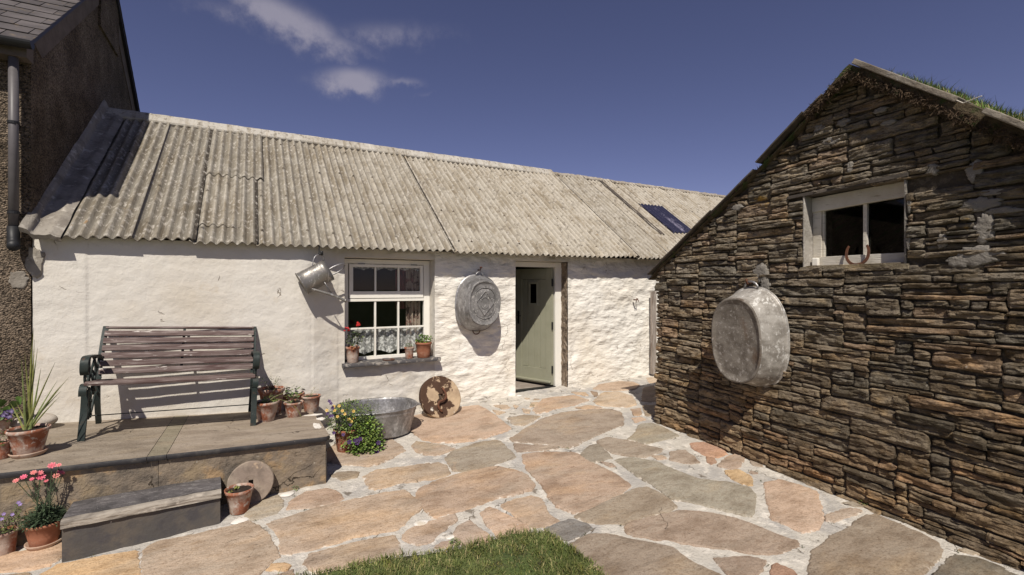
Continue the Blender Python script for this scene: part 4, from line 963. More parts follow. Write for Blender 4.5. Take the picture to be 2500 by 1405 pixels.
# ------------------------------------------------------------------ platform and step
pl = thing('stone_platform', 'raised slate-topped stone platform that the bench stands on', 'platform', (-.8, 5.4, -.2))
PXL, PXR, PYF, PYB = -4.2, onP(806, 1066).x, onP(806, 1066).y, 6.42
def pyf(x): return PYF+(.0 if x > .5 else (onP(0, 1156).y-PYF)*(PXR-x)/(PXR-onP(0, 1156).x))
jx0, jx1 = onP(412, 1103), onP(360, 1115)
def platslab(fa, fb, tone, parent=pl, rr=0):
    """fa(v), fb(v): left / right x at depth v (0 front .. 1 back)"""
    mb = MB(); mb.col = (*tone, 0)
    def f(u, v):
        xa_, xb_ = fa(v), fb(v); x = xa_+(xb_-xa_)*u; yf_ = pyf(x)
        if rr: 
            e = (x-(PXR-rr))/rr
            if e > 0: yf_ += rr*(1-sqrt(max(0, 1-min(e, 1)**2)))*.8
        y = yf_+(PYB-yf_)*v; return V((x, y, platz(x, y)+.0025*nz(x*5, y*5)))
    mb.grid(f, 40, 30)
    o_ = mb.build('top_slab', M['plat'], parent); mb = MB()
    mb.grid(lambda u, v: f(u, 0)-V((0, .006*sin(pi*v), .042*v)), 40, 4, flip=True)
    mb.grid(lambda u, v: f(1, u)+V((.006*sin(pi*v), 0, -.042*v)), 30, 4, flip=True); mb.grid(lambda u, v: f(0, u)+V((0, 0, -.058*v)), 30, 2)
    mb.build('slab_edge', M['slab_edge'], parent); return o_
j1b, j2b = onP(472, 1008).x, onP(430, 1012).x   # joints at the wall
jr = jx0.x; jl = jx1.x
platslab(lambda v: PXL, lambda v: jl-.004, (.30, .25, .195))
platslab(lambda v: jl, lambda v: jr-.004, (.27, .235, .17))
platslab(lambda v: jr, lambda v: PXR+(.0 if v < .5 else -.02*v), (.34, .28, .22), rr=.06)
xb = PXR-.035
mb = MB(); jf = onP(375, 1130).x
def rz_(x): return platz(x, pyf(x))-.038
mb.grid(lambda u, v: V((PXL+(jf-.002-PXL)*u, pyf(PXL+(jf-PXL)*u)+.035+.006*fbm((u*14, v*2, 1), 3), -.6+(rz_(PXL+(jf-PXL)*u)+.6)*v)), 60, 14); mb.build('face_slab', M['riser'], pl, smooth=True)
mb = MB()
mb.grid(lambda u, v: V((jf+.002+(xb-jf-.0)*u, pyf(jf+(xb-jf)*u)+.030+.008*fbm((u*8, v*2, 4), 3), -.6+(rz_(jf+(xb-jf)*u)+.6)*v)), 60, 14)
mb.grid(lambda u, v: V((xb, PYF+.030+.03*u, -.6+(rz_(xb)+.6)*v)), 2, 14); mb.build('face_slab', M['riser'], pl, smooth=True)
mb = MB(); mb.box(xb-.04, xb+.012, PYF+.045, PYB, -.6, .085); mb.box(PXL, xb-.05, PYF+.14, PYB, -.6, .08); mb.build('side_slab', M['step_face'], pl)
for px, py, a_, b2_, sd in ((774, 1042, .035, .13, 1), (782, 1024, .05, .05, 3), (758, 1015, .11, .035, 2)):
    mb = MB(); p = onP(px, py); blob(mb, p+V((0, 0, .0005)), V((1, 0, 0)), V((0, 1, 0)), (a_, b2_), sd, an=V((0, 0, 1)), th_=.0035, rag=1); mb.build('limewash_splash', M['limewash'], pl)
st = thing('stone_step', 'low dark slate step with worn pale front edge below the platform', 'step', (-.7, 4.4, -.28))
s0, s1 = onG(147, 1378), onG(540, 1280); sx = (s1-s0); sx.z = 0; sl_len = sx.length; sx.normalize(); sy = V((-sx.y, sx.x, 0))
def sp(a_, b_, z): return V((s0.x, s0.y, 0))+sx*a_+sy*b_+V((0, 0, z))
zt0 = onY(147, 1275, s0.y).z; zt1 = onY(540, 1200, s1.y).z
dpt = (pyf(-.7)+.03)-(s0.y+s1.y)/2-.004
def ztp(a_): return zt0+(zt1-zt0)*a_/sl_len
mb = MB(); mb.grid(lambda u, v: sp(.004+(sl_len-.01)*u, .02, -.6+(ztp(sl_len*u)-.058+.6)*v), 30, 6); mb.grid(lambda u, v: sp(sl_len-.006, .02+(dpt-.02)*u, -.6+(ztp(sl_len)-.05+.6)*v), 10, 6); mb.grid(lambda u, v: sp(.004, .02+(dpt-.02)*u, -.6+(ztp(0)-.05+.6)*v), 10, 6, flip=True); mb.build('riser', M['step_face'], st)
mb = MB()
def stt(u, v):
    a_ = sl_len*u; b_ = .055+(dpt-.055)*v; return sp(a_, b_, ztp(a_)+.004*fbm((a_*7, b_*12, 0), 3))
mb.grid(stt, 90, 30); mb.grid(lambda u, v: stt(1, u)-V((0, 0, .05*v)), 30, 2, flip=True); mb.grid(lambda u, v: stt(0, u)-V((0, 0, .05*v)), 30, 2); mb.build('tread', M['step_top'], st, smooth=True)
mb = MB()
def edg(u, v):
    a_ = sl_len*u; w_ = .055+.016*fbm((a_*6, 3, 0), 3)
    if v < .5: k = v*2; b_ = .0+.012*(1-k)**2*0; return sp(a_, -.004+.006*nz(a_*9, k*3), ztp(a_)-.052+(.052-.010)*k)
    k = (v-.5)*2; return sp(a_, -.004+.008*k*0+w_*k+.006*(k > 0), ztp(a_)-.010+.012*min(1, k*4)+.003*fbm((a_*9, k*5, 3), 3)-(.003 if k >= 1 else 0))
mb.grid(edg, 90, 16); mb.grid(lambda u, v: V(edg(u, 0))+sy*.03*v, 30, 1, flip=True); mb.build('worn_edge', M['step_edge'], st, smooth=True)
# ------------------------------------------------------------------ bench
bo = onP(199, 1078); br = onP(617, 1040)
bench = thing('garden_bench', 'weathered brown slatted bench with ornate green cast-iron ends against the white wall', 'bench', tuple(bo))
bx = (br-bo); BL = bx.length; bx.normalize(); by = V((-bx.y, bx.x, 0)).normalized(); bz = bx.cross(by).normalized()
BM = Matrix(((bx.x, by.x, bz.x, bo.x), (bx.y, by.y, bz.y, bo.y), (bx.z, by.z, bz.z, bo.z), (0, 0, 0, 1)))
def bmb(): m_ = MB(); m_.m = BM; return m_
def catmull(P, k=6):
    out = []
    for i in range(len(P)-1):
        p0, p1, p2, p3 = P[max(i-1, 0)], P[i], P[i+1], P[min(i+2, len(P)-1)]
        for j in range(k):
            t = j/k; out.append(tuple(.5*((2*p1[q])+(-p0[q]+p2[q])*t+(2*p0[q]-5*p1[q]+4*p2[q]-p3[q])*t*t+(-p0[q]+3*p1[q]-3*p2[q]+p3[q])*t**3) for q in range(len(p1))))
    out.append(tuple(P[-1])); return out
front = catmull([(0, 0), (.015, .10), (.045, .24), (.05, .36), (.045, .43)])
seatc = catmull([(-.045, .395), (-.05, .44), (-.02, .475), (.05, .475), (.18, .455), (.34, .44), (.47, .445), (.52, .47)])
back = catmull([(.66, 0), (.62, .07), (.56, .20), (.52, .34), (.52, .45), (.56, .58), (.62, .72), (.69, .85), (.735, .915), (.755, .92)])
arm = catmull([(.60, .66), (.52, .655), (.42, .685), (.28, .70), (.10, .715), (.0, .715), (-.045, .68), (-.045, .61), (-.01, .575), (.02, .59)])
def scroll(cy, cz, r0, a0, turns, sgn=1, n=18):
    return [(cy+r0*(1-.75*i/n)*cos(a0+sgn*turns*2*pi*i/n), cz+r0*(1-.75*i/n)*sin(a0+sgn*turns*2*pi*i/n)) for i in range(n+1)]
for side, x0 in enumerate((-.028, BL-.022)):
    mb = bmb(); x1 = x0+.05
    mb.band(front, x0, x1, .030); mb.band(back, x0+.004, x1-.004, [.034]*len(back)); mb.band(seatc, x0-.001, x1+.001, .022)
    fr_ = mb.build('end_frame', M['bench_iron'], bench, smooth=False, bevel=.005)
    mb = bmb(); mb.band(arm, x0-.004, x1+.004, [.016]*4+[.018]*(len(arm)-4)); mb.build('armrest', M['bench_iron'], bench, bevel=.005)
    mb = bmb(); xm = x0+.025
    def orn(P, r=.0105): mb.tube([(xm, y_, z_) for y_, z_ in P], r, 7)
    orn(catmull([(.02, .60), (.0, .55), (.02, .50), (.08, .485), (.13, .52), (.14, .60), (.12, .68), (.09, .70)])); orn(catmull([(.14, .70), (.11, .63), (.125, .59), (.15, .60)]))
    orn(catmull([(.36, .69), (.29, .63), (.19, .55), (.16, .50), (.20, .465)])); orn(catmull([(.24, .70), (.33, .66), (.39, .58), (.38, .50), (.33, .46), (.28, .50), (.29, .55), (.26, .57)])); orn(scroll(.42, .56, .045, 0, 1.0))
    orn(catmull([(.10, .36), (.17, .33), (.21, .24), (.17, .17), (.10, .16)])); orn(catmull([(.10, .16), (.06, .22), (.11, .27), (.15, .22)])); orn(catmull([(.30, .43), (.26, .34), (.24, .25), (.27, .18), (.33, .21), (.40, .30), (.50, .33)])); orn(scroll(.36, .37, .05, 1, 1.1)); orn(catmull([(.17, .43), (.2, .38), (.22, .30)])); orn(catmull([(.20, .14), (.24, .19), (.28, .14)]))
    for y_, z_ in ((.16, .535), (.30, .53), (.22, .30), (.24, .17), (.13, .17)): mb.tube([(xm-.018, y_, z_), (xm+.018, y_, z_)], .016, 8)
    mb.build('scrollwork', M['bench_iron'], fr_, smooth=True)
def wood(name, y, z, w, th_, ang, sag=0):
    mb = bmb(); n = 16; ca, sa = cos(ang), sin(ang); b0 = len(mb.v)
    for i in range(n+1):
        x = -.018+(BL+.036)*i/n if name == 'x' else .0+(BL)*i/n
        for (p, q) in ((-w/2, -th_/2), (w/2, -th_/2), (w/2, th_/2), (-w/2, th_/2)):
            mb.vert((x, y+p*ca-q*sa, z+p*sa+q*ca-sag*sin(pi*i/n)+.0015*nz(x*5, p*30, y)))
    for i in range(n):
        for k in range(4): l = (k+1) % 4; a_ = b0+i*4; mb.face(a_+k, a_+l, a_+4+l, a_+4+k)
    mb.face(b0, b0+3, b0+2, b0+1); e_ = b0+n*4; mb.face(e_, e_+1, e_+2, e_+3)
    return mb.build(name, M['bench_wood'], bench, bevel=.003)
def along(P, s):
    L = 0
    for i in range(len(P)-1):
        d = sqrt((P[i+1][0]-P[i][0])**2+(P[i+1][1]-P[i][1])**2)
        if L+d >= s: k = (s-L)/d; return P[i][0]+(P[i+1][0]-P[i][0])*k, P[i][1]+(P[i+1][1]-P[i][1])*k, atan2(P[i+1][1]-P[i][1], P[i+1][0]-P[i][0])
        L += d
    return (*P[-1], 1.2)
for s in (.095, .17, .245, .32, .395, .465):
    y_, z_, an = along(seatc, s); wood('seat_slat', y_, z_+.020, .058, .02, an, .006)
bp = back[next(i for i, p in enumerate(back) if p[1] > .47):]
for i in range(6):
    y_, z_, an = along(bp, .045+i*.077); wood('back_slat', y_-.026, z_+.008, .057, .016, an)
y_, z_, an = along(bp, .49); wood('back_slat', y_-.004, z_+.012, .035, .02, an-1.2)
mb = bmb(); mb.tube([(0, .20, .17), (BL, .20, .17)], .005, 6); mb.build('tie_rod', M['bench_iron'], bench)
mb = bmb(); mb.band([(p[0]-.008, p[1]) for p in bp[2:-4]], BL*.5-.012, BL*.5+.012, .006); mb.build('centre_strap', M['bench_iron'], bench)
# ------------------------------------------------------------------ pots
SEEDN = [0]
def pot_shape(bottom, h, r1, r0, mat, tilt=(0, 0), rim=None, wob=.01):
    rim = rim or h*.16; t = .008 if r1 < .08 else .012
    prof = [(r0*.96, 0), (r0, .004), (r0+(r1*.90-r0)*.5, (h-rim)*.5), (r1*.90, h-rim), (r1*.985, h-rim+.006), (r1, h-rim*.5), (r1, h-.006), (r1-t*.4, h), (r1-t, h-.004), (r1-t-.004, h-rim*.8), (r1*.9-t*1.2, h-rim-.02), (.0001, h-rim-.022)]
    mb = MB(); mb.m = Matrix.Translation(bottom) @ Matrix.Rotation(tilt[0], 4, 'X') @ Matrix.Rotation(tilt[1], 4, 'Y'); mb.lathe(prof, 36, wob=wob); return mb
def pot_px(label, cx, yb, yr, wr, wb_, planef, group=None, mat='terracotta', saucer=False, tilt=(0, 0), name='potted_plant', cat='plant pot', soil=.75, yfix=None):
    p = planef(cx, yb) if yfix is None else onY(cx, yb, yfix)
    s = (p-E0).length; r = ray(cx, yb); s = (p.x*fx+p.y*fy)
    u = (cx-CX)/F; k = s/F/sqrt(1+u*u)
    R1 = wr/2*k; R0 = wb_/2*k; h = EYE-(yr-CY)*s/F-p.z
    t = thing(name, label, cat, tuple(p), group)
    pos = V(p)
    if saucer:
        mb = MB(); mb.m = Matrix.Translation(pos); mb.lathe([(R0*1.12, 0), (R0*1.36, .03), (R0*1.36, .036), (R0*1.28, .036), (R0*1.1, .012), (.0001, .012)], 36, wob=.01); mb.build('saucer', M['saucer'], t, smooth=True); pos = pos+V((0, 0, .013)); h -= .013
    pot_shape(pos, h, R1, R0, mat, tilt).build('pot', M[mat], t, smooth=True)
    mb = MB(); mb.m = Matrix.Translation(pos) @ Matrix.Rotation(tilt[0], 4, 'X') @ Matrix.Rotation(tilt[1], 4, 'Y')
    rs = R1*.88-.006; zs = h-h*.16*(1.0-.6*soil)-.0
    mb.grid(lambda a_, b_: (rs*b_*cos(2*pi*a_), rs*b_*sin(2*pi*a_), zs+.012*fbm((cos(2*pi*a_)*b_*5, sin(2*pi*a_)*b_*5, cx), 3)+.01*(1-b_)), 30, 8, flip=True); mb.build('soil', M['soil'], t, smooth=True)
    return t, pos+V((0, 0, zs)), rs
G1, G2, G3 = (.125, .18, .045), (.20, .27, .065), (.07, .105, .035)
def leafcol(base=G1, var=.35): g_ = R(1-var, 1+var); return (base[0]*g_*R(.85, 1.2), base[1]*g_, base[2]*g_*R(.8, 1.2), 0)
def bush(mb, c, rad, n, L, W, cols, shell=.55, drop=0):
    for i in range(n):
        while 1:
            q = V((R(-1, 1), R(-1, 1), R(-1, 1)))
            if shell*R(.5, 1) < q.length < 1: break
        if noise.noise(V((q.x*2.2+c[0]*9, q.y*2.2, q.z*2.2))) < -.28: continue
        p = V((c[0]+q.x*rad[0], c[1]+q.y*rad[1], c[2]+q.z*rad[2]-drop*max(0, q.xy.length-.6)))
        d = V((q.x+R(-.6, .6), q.y+R(-.6, .6), q.z*.6+R(-.5, .7)))
        mb.leaf(p, d, (q.x*.5+R(-.5, .5), q.y*.5+R(-.5, .5), 1), L*R(.6, 1.25), W*R(.7, 1.2), .25, leafcol(random.choice(cols)))
def stems(mb, base, tips, r=.0018, col=(.09, .12, .04, 0)):
    mb.col = col
    for tpt in tips:
        t_ = V(tpt); mid = (V(base)+t_)/2+V((R(-.01, .01), R(-.01, .01), .015)); mb.tube([base, mid, t_], r, 4, caps=False)
def flower(parent, p, nrm, r, col, col2=None, petals=5, layers=1, cup=.25, name='flower'):
    mb = MB(); nrm = V(nrm).normalized(); a_ = nrm.orthogonal().normalized(); b_ = nrm.cross(a_); p = V(p)
    for l_ in range(layers):
        rr = r*(1-.28*l_); off = R(0, 6)
        for k in range(petals):
            w = off+2*pi*k/petals; d = a_*cos(w)+b_*sin(w); s_ = nrm.cross(d); wd_ = rr*pi/petals*1.25
            g_ = R(.85, 1.15); mb.col = (col[0]*g_, col[1]*g_, col[2]*g_, 0)
            v0 = mb.vert(p+nrm*.002*l_, (*(col2 or col), 0)); up_ = nrm*(rr*cup*(1+l_*.9)+R(-.1, .1)*rr)
            v1 = mb.vert(p+d*rr*.6+s_*wd_*.5+up_*.6); v2 = mb.vert(p+d*rr+s_*wd_*.32+up_); v3 = mb.vert(p+d*rr*1.03+up_*.9); v4 = mb.vert(p+d*rr-s_*wd_*.32+up_*1.1); v5 = mb.vert(p+d*rr*.6-s_*wd_*.5+up_*.6)
            mb.f.append((v0, v1, v2, v3)); mb.f.append((v0, v3, v4, v5))
    return mb.build(name, M['flower'], parent)
TOCAM = lambda p: (E0-V(p)).normalized()
# 1 spiky plant on the platform
t, c, rs = pot_px("large limescaled terracotta pot with a spiky yellow-green plant on the platform", 70, 1112, 1045, 116, 74, onP, saucer=True, name='potted_plant')
mb = MB()
tips = [(52, 870), (82, 800), (84, 830), (100, 900), (62, 950), (135, 885), (150, 940), (168, 922), (145, 970), (140, 930), (25, 985), (40, 985), (92, 850), (75, 850), (60, 860), (150, 955)]
for i, (px, py) in enumerate(tips):
    tp = onY(px, py, c.y+R(-.06, .08)); b_ = c+V((R(-.02, .02), R(-.02, .02), 0)); dv = tp-b_; sd = V((1, R(-.3, .3), 0)).normalized(); k0 = len(mb.v)
    g_ = R(.8, 1.2); mb.col = (.22*g_, .22*g_, .07*g_, 0) if i % 3 else (.17*g_, .20*g_, .07*g_, 0)
    for j in range(7):
        q = j/6; m_ = b_+dv*q+V((0, 0, 1))*.06*dv.xy.length*4*q*(1-q); w_ = .0065*(1-q**2)+.0006
        mb.vert(m_+sd*w_); mb.vert(m_+V((0, -.003, 0))); mb.vert(m_-sd*w_)
    for j in range(6): a_ = k0+3*j; mb.f.append((a_, a_+1, a_+4, a_+3)); mb.f.append((a_+1, a_+2, a_+5, a_+4))
mb.build('blades', M['leaf'], t)
# 2 pots at the far left edge of the platform
t, c, rs = pot_px('terracotta pot of dark violets with broad green leaves at the far left of the platform', -2, 1062, 1022, 66, 44, onP)
mb = MB(); bush(mb, c+V((0, 0, .02)), (.12, .1, .06), 120, .035, .03, [G1, G3]); 
for px, py in ((8, 992), (22, 1008), (40, 995), (45, 985)): mb.leaf(onY(px, py, c.y), (R(-.3, .3), -.3, .3), (0, -1, .6), .09, .085, .1, (.12, .2, .05, 0))
mb.build('leaves', M['leaf'], t)
for px, py in ((16, 1008), (27, 1005), (8, 1015), (22, 1018)): p = onY(px, py, c.y-.06); flower(t, p, TOCAM(p), .022, (.045, .02, .10), (.3, .25, .4))
t, c, rs = pot_px("small dark pot of trailing heather in front of the violets, beside the spiky plant", 2, 1120, 1078, 58, 46, onP)
mb = MB(); bush(mb, c+V((0, 0, .03)), (.09, .09, .06), 260, .016, .007, [G1, G3, (.16, .12, .05)]); mb.build('leaves', M['leaf'], t)
p = onP(104, 1034); p = V((p.x, 6.0, platz(p.x, 6.0))); mb = MB()
mb.grid(lambda u, v: p+V((cos(2*pi*u)*sin(pi*v)*.165*(1+.08*nz(u*2, v*2)), sin(2*pi*u)*sin(pi*v)*.12, .068+cos(pi*v)*.07*(1+.1*nz(u*3, v)))), 36, 18, flip=True)
tag(mb.build('boulder', M['boulder'], smooth=True), 'smooth pale rounded boulder behind the spiky plant pot at the white wall', 'boulder')
# 3 cluster of six at the right end of the platform
GR = 'terracotta pots grouped at the right end of the platform'
t, c, rs = pot_px("orange terracotta pot with whitish bloom, front left of the cluster by the bench", 650, 1028, 980, 66, 40, onP, GR)
mb = MB(); bush(mb, c+V((.03, .01, .02)), (.07, .05, .045), 60, .04, .018, [(.14, .19, .05), G2]); tips = [onY(x, y, c.y) for x, y in ((672, 950), (690, 962), (700, 958), (655, 975))]; stems(mb, c, tips, .002, (.22, .22, .08, 0)); mb.build('foliage', M['leaf'], t)
t, c, rs = pot_px("dark terracotta pot with a twiggy green shrub, back left of the cluster", 663, 1012, 948, 66, 44, onP, GR)
mb = MB()
for px, py, rr in ((637, 930, .03), (655, 928, .035), (652, 940, .035), (672, 935, .045), (680, 928, .035), (668, 945, .05)): q = onY(px, py, c.y-.01); bush(mb, q, (rr, rr, rr*1.2), 42, .014, .008, [G3, G1]); stems(mb, c, [q], .0018, (.07, .06, .03, 0))
mb.build('foliage', M['leaf'], t)
t, c, rs = pot_px('terracotta pot with broad grey-green leaves in the middle of the cluster', 716, 1001, 960, 56, 40, onP, GR)
mb = MB(); bush(mb, c+V((0, 0, .04)), (.09, .07, .05), 70, .05, .02, [(.10, .14, .06), G1]); mb.build('foliage', M['leaf'], t)
t, c, rs = pot_px("rearmost terracotta pot of the cluster, wide clean rim against the white wall", 735, 990, 944, 52, 36, onP, GR, mat='terracotta_clean')
mb = MB(); bush(mb, c+V((-.02, 0, .01)), (.06, .05, .03), 40, .03, .012, [G3, (.16, .12, .06)]); mb.build('foliage', M['leaf'], t)
t, c, rs = pot_px('small white-bloomed terracotta pot with a yellow trailing stem, front middle of the cluster', 717, 1018, 981, 50, 34, onP, GR)
mb = MB(); bush(mb, c+V((-.01, 0, .04)), (.06, .05, .05), 55, .04, .016, [G1, (.13, .17, .07)]); mb.build('foliage', M['leaf'], t)
mb = MB(); mb.col = (.34, .33, .10, 0); mb.tube([onY(x, y, c.y-.085+d_) for x, y, d_ in ((680, 975, .04), (702, 982, 0), (722, 995, -.01), (730, 1008, -.01), (735, 1018, -.01))], .002, 5); mb.build('stem', M['leaf'], t)
t, c, rs = pot_px("small greyish terracotta pot at the cluster's right corner beside the platform edge", 760, 1005, 966, 48, 34, onP, GR)
mb = MB(); bush(mb, c+V((-.02, 0, .01)), (.05, .04, .02), 50, .018, .008, [G1, G3]); tips = [onY(x, y, c.y) for x, y in ((768, 948), (760, 955), (775, 952))]; stems(mb, c, tips, .0012, (.4, .36, .2, 0))
for q in tips: bush(mb, q, (.012, .012, .008), 12, .008, .006, [(.4, .36, .18)])
mb.build('foliage', M['leaf'], t)
# 4 window sill
SZ = .647
def onSill(px, py): return onY(px, py, 6.32)*1
def sillp(px, py): p = onY(px, py, 6.32); return V((p.x, p.y, SZ))
t, c, rs = pot_px('weathered terracotta pot with a red geranium at the left end of the window sill', 861, 880, 847, 35, 27, sillp)
mb = MB(); bush(mb, onY(866, 830, 6.33), (.10, .07, .09), 120, .03, .03, [(.075, .085, .05), G3, (.10, .11, .06)], .3)
for q in ((858, 846), (866, 848), (862, 852), (868, 843)): mb.leaf(onY(*q, 6.24), (R(-.5, .5), -1, -.3), (0, 0, 1), .03, .03, .1, (.36, .16, .08, 0))
stems(mb, c, [onY(877, 795, 6.31), onY(847, 806, 6.31), onY(866, 830, 6.33)], .002, (.1, .12, .05, 0)); mb.build('foliage', M['leaf'], t)
for px, py, n_ in ((877, 792, 9), (846, 805, 8)):
    for i in range(n_): p = onY(px+R(-6, 6), py+R(-5, 5), 6.30+R(-.02, .02)); flower(t, p, TOCAM(p)+V((R(-.5, .5), R(-.5, .5), R(-.2, .6))), .013, (.62, .035, .03), (.4, .02, .02))
t, c, rs = pot_px('tiny terracotta pot with a small round green tuft on the window sill', 999, 872, 848, 25, 18, sillp)
mb = MB(); bush(mb, c+V((0, 0, .025)), (.055, .05, .035), 260, .012, .006, [(.11, .15, .05), G1]); mb.build('foliage', M['leaf'], t)
t, c, rs = pot_px("clean terracotta pot of bright green curly leaves at the sill's right end", 1034, 871, 836, 41, 31, sillp, mat='terracotta_clean')
mb = MB(); bush(mb, c+V((0, -.01, .05)), (.115, .08, .06), 330, .026, .022, [(.17, .27, .05), (.12, .20, .04)], .3); mb.build('foliage', M['leaf'], t)
# 5 flower pots beside the platform
t, c, rs = pot_px('tall terracotta pot of yellow and violet pansies in the corner right of the platform', 846, 1100, 1045, 66, 46, onG, cat='flower pot')
mb = MB(); cc = onY(856, 1022, c.y+.02); bush(mb, cc, (.25, .2, .19), 2200, .024, .014, [G1, G2, G3, (.13, .17, .06)], .35); bush(mb, c+V((.0, -.02, .0)), (.12, .12, .05), 240, .016, .006, [(.12, .10, .06), G3]); bush(mb, onY(902, 1002, c.y+.08), (.13, .1, .13), 700, .014, .005, [(.17, .19, .09), (.13, .15, .07)], .2)
stems(mb, c, [onY(x, y, c.y+R(-.1, .1)) for x, y in ((810, 992), (822, 985), (838, 980), (849, 975), (857, 982), (883, 984), (878, 992), (795, 995))], .0016); mb.build('foliage', M['leaf'], t)
for px, py in ((815, 993), (828, 992), (817, 1003), (836, 1004), (824, 1018), (863, 1005), (798, 1003), (865, 1022), (852, 1025), (858, 1030), (842, 1012)):
    p = onY(px, py, c.y-.14+R(-.02, .02)); flower(t, p, TOCAM(p)+V((R(-.3, .3), 0, R(0, .4))), .0165, (.66, .48, .13), (.35, .16, .03), cup=.1)
for px, py in ((808, 986), (806, 1017), (811, 1016), (812, 997), (838, 1062), (855, 1038), (800, 1010), (804, 980), (815, 1058)):
    p = onY(px, py, c.y-.14+R(-.02, .02)); flower(t, p, TOCAM(p), .017, (.10, .05, .17), (.03, .01, .05), cup=.1)
t, c, rs = pot_px("pot smothered by bright green trailing leaves and dark purple flowers before the floor tub", 882, 1096, 1066, 46, 40, onG, cat='flower pot')
mb = MB(); cc = onY(884, 1060, c.y-.02); bush(mb, cc, (.225, .2, .19), 1900, .03, .026, [(.23, .33, .075), (.16, .24, .055), G1], .45, .06); bush(mb, cc+V((.03, -.06, -.13)), (.21, .17, .08), 560, .028, .024, [(.22, .31, .075), (.16, .24, .055)], .3)
mb.build('foliage', M['leaf'], t)
for px, py in ((868, 1077), (879, 1073), (853, 1080), (919, 1105), (924, 1082), (872, 1082)): p = onY(px, py, cc.y-.2); flower(t, p, TOCAM(p), .024, (.055, .015, .11), (.02, .01, .03), cup=.15)
# 6 bottom left and by the step
t, c, rs = pot_px('clean terracotta pot of pink carnations with a whitish saucer left of the slate step', 108, 1332, 1272, 108, 72, onG, mat='terracotta_clean', saucer=True, cat='flower pot')
mb = MB()
for i in range(620):
    a_ = R(0, 6.28); rr = rs*R(0, 1.02); p = c+V((rr*cos(a_), rr*sin(a_), R(-.005, .10)*(1.25-rr/rs))); g_ = R(.7, 1.25)
    mb.leaf(p, (cos(a_)+R(-.6, .6), sin(a_)+R(-.6, .6), R(-.1, 1.3)), (0, 0, 1), R(.04, .075), R(.006, .011), .3, (.085*g_, .12*g_, .07*g_, 0))
hd = [(127, 1138, 20), (144, 1137, 12), (148, 1152, 20), (137, 1163, 16), (100, 1166, 21), (58, 1166, 16), (39, 1175, 14), (82, 1155, 15), (98, 1156, 15), (78, 1171, 11), (112, 1175, 11), (155, 1157, 9)]
tp = [onY(x, y, c.y+R(-.05, .05)) for x, y, _ in hd]
mb.col = (.075, .10, .055, 0)
for q in tp:
    b_ = c+V((R(-.05, .05), R(-.05, .05), 0)); mid = b_.lerp(q, .55)+V((R(-.01, .01), 0, .0)); mb.tube([b_, mid, q], .0024, 5, caps=False)
    for k in range(9): m_ = b_.lerp(q, R(.15, .9)); mb.leaf(m_, (R(-1, 1), R(-1, 1), R(-.2, .8)), (0, 0, 1), R(.018, .035), .005, .3, (.085, .115, .065, 0))
mb.build('foliage', M['leaf'], t)
for q, (x, y, r_) in zip(tp, hd): flower(t, q, TOCAM(q)*.8+V((R(-.3, .3), 0, .7)), r_*.00125, (.74, .24+R(-.08,.1), .25), (.60, .08, .11), petals=8, layers=3, cup=.22)
t, c, rs = pot_px('stained terracotta pot of sparse small purple flowers at the bottom left corner', 10, 1352, 1296, 76, 58, onG, cat='flower pot')
mb = MB(); bush(mb, c+V((0, 0, .05)), (.11, .11, .06), 520, .015, .007, [(.14, .16, .05), G1, (.10, .10, .045)], .2); bush(mb, onY(42, 1245, c.y), (.02, .02, .045), 70, .014, .006, [(.14, .16, .05)]); stems(mb, c, [onY(45, 1238, c.y), onY(20, 1262, c.y)], .0018); mb.build('foliage', M['leaf'], t)
for px, py in ((45, 1228), (49, 1232), (9, 1256), (30, 1257), (4, 1268)): p = onY(px, py, c.y-.05); flower(t, p, TOCAM(p), .011, (.25, .17, .42), (.4, .3, .5))
t, c, rs = pot_px('whitish terracotta pot with bare soil and one pale seedling, leaning by the slate step', 584, 1250, 1192, 75, 46, onG, cat='plant pot')
mb = MB(); q = c+V((-.045, -.01, .012)); bush(mb, q, (.03, .03, .012), 16, .032, .022, [(.34, .34, .11), (.3, .33, .1)]); mb.build('seedling', M['leaf'], t)
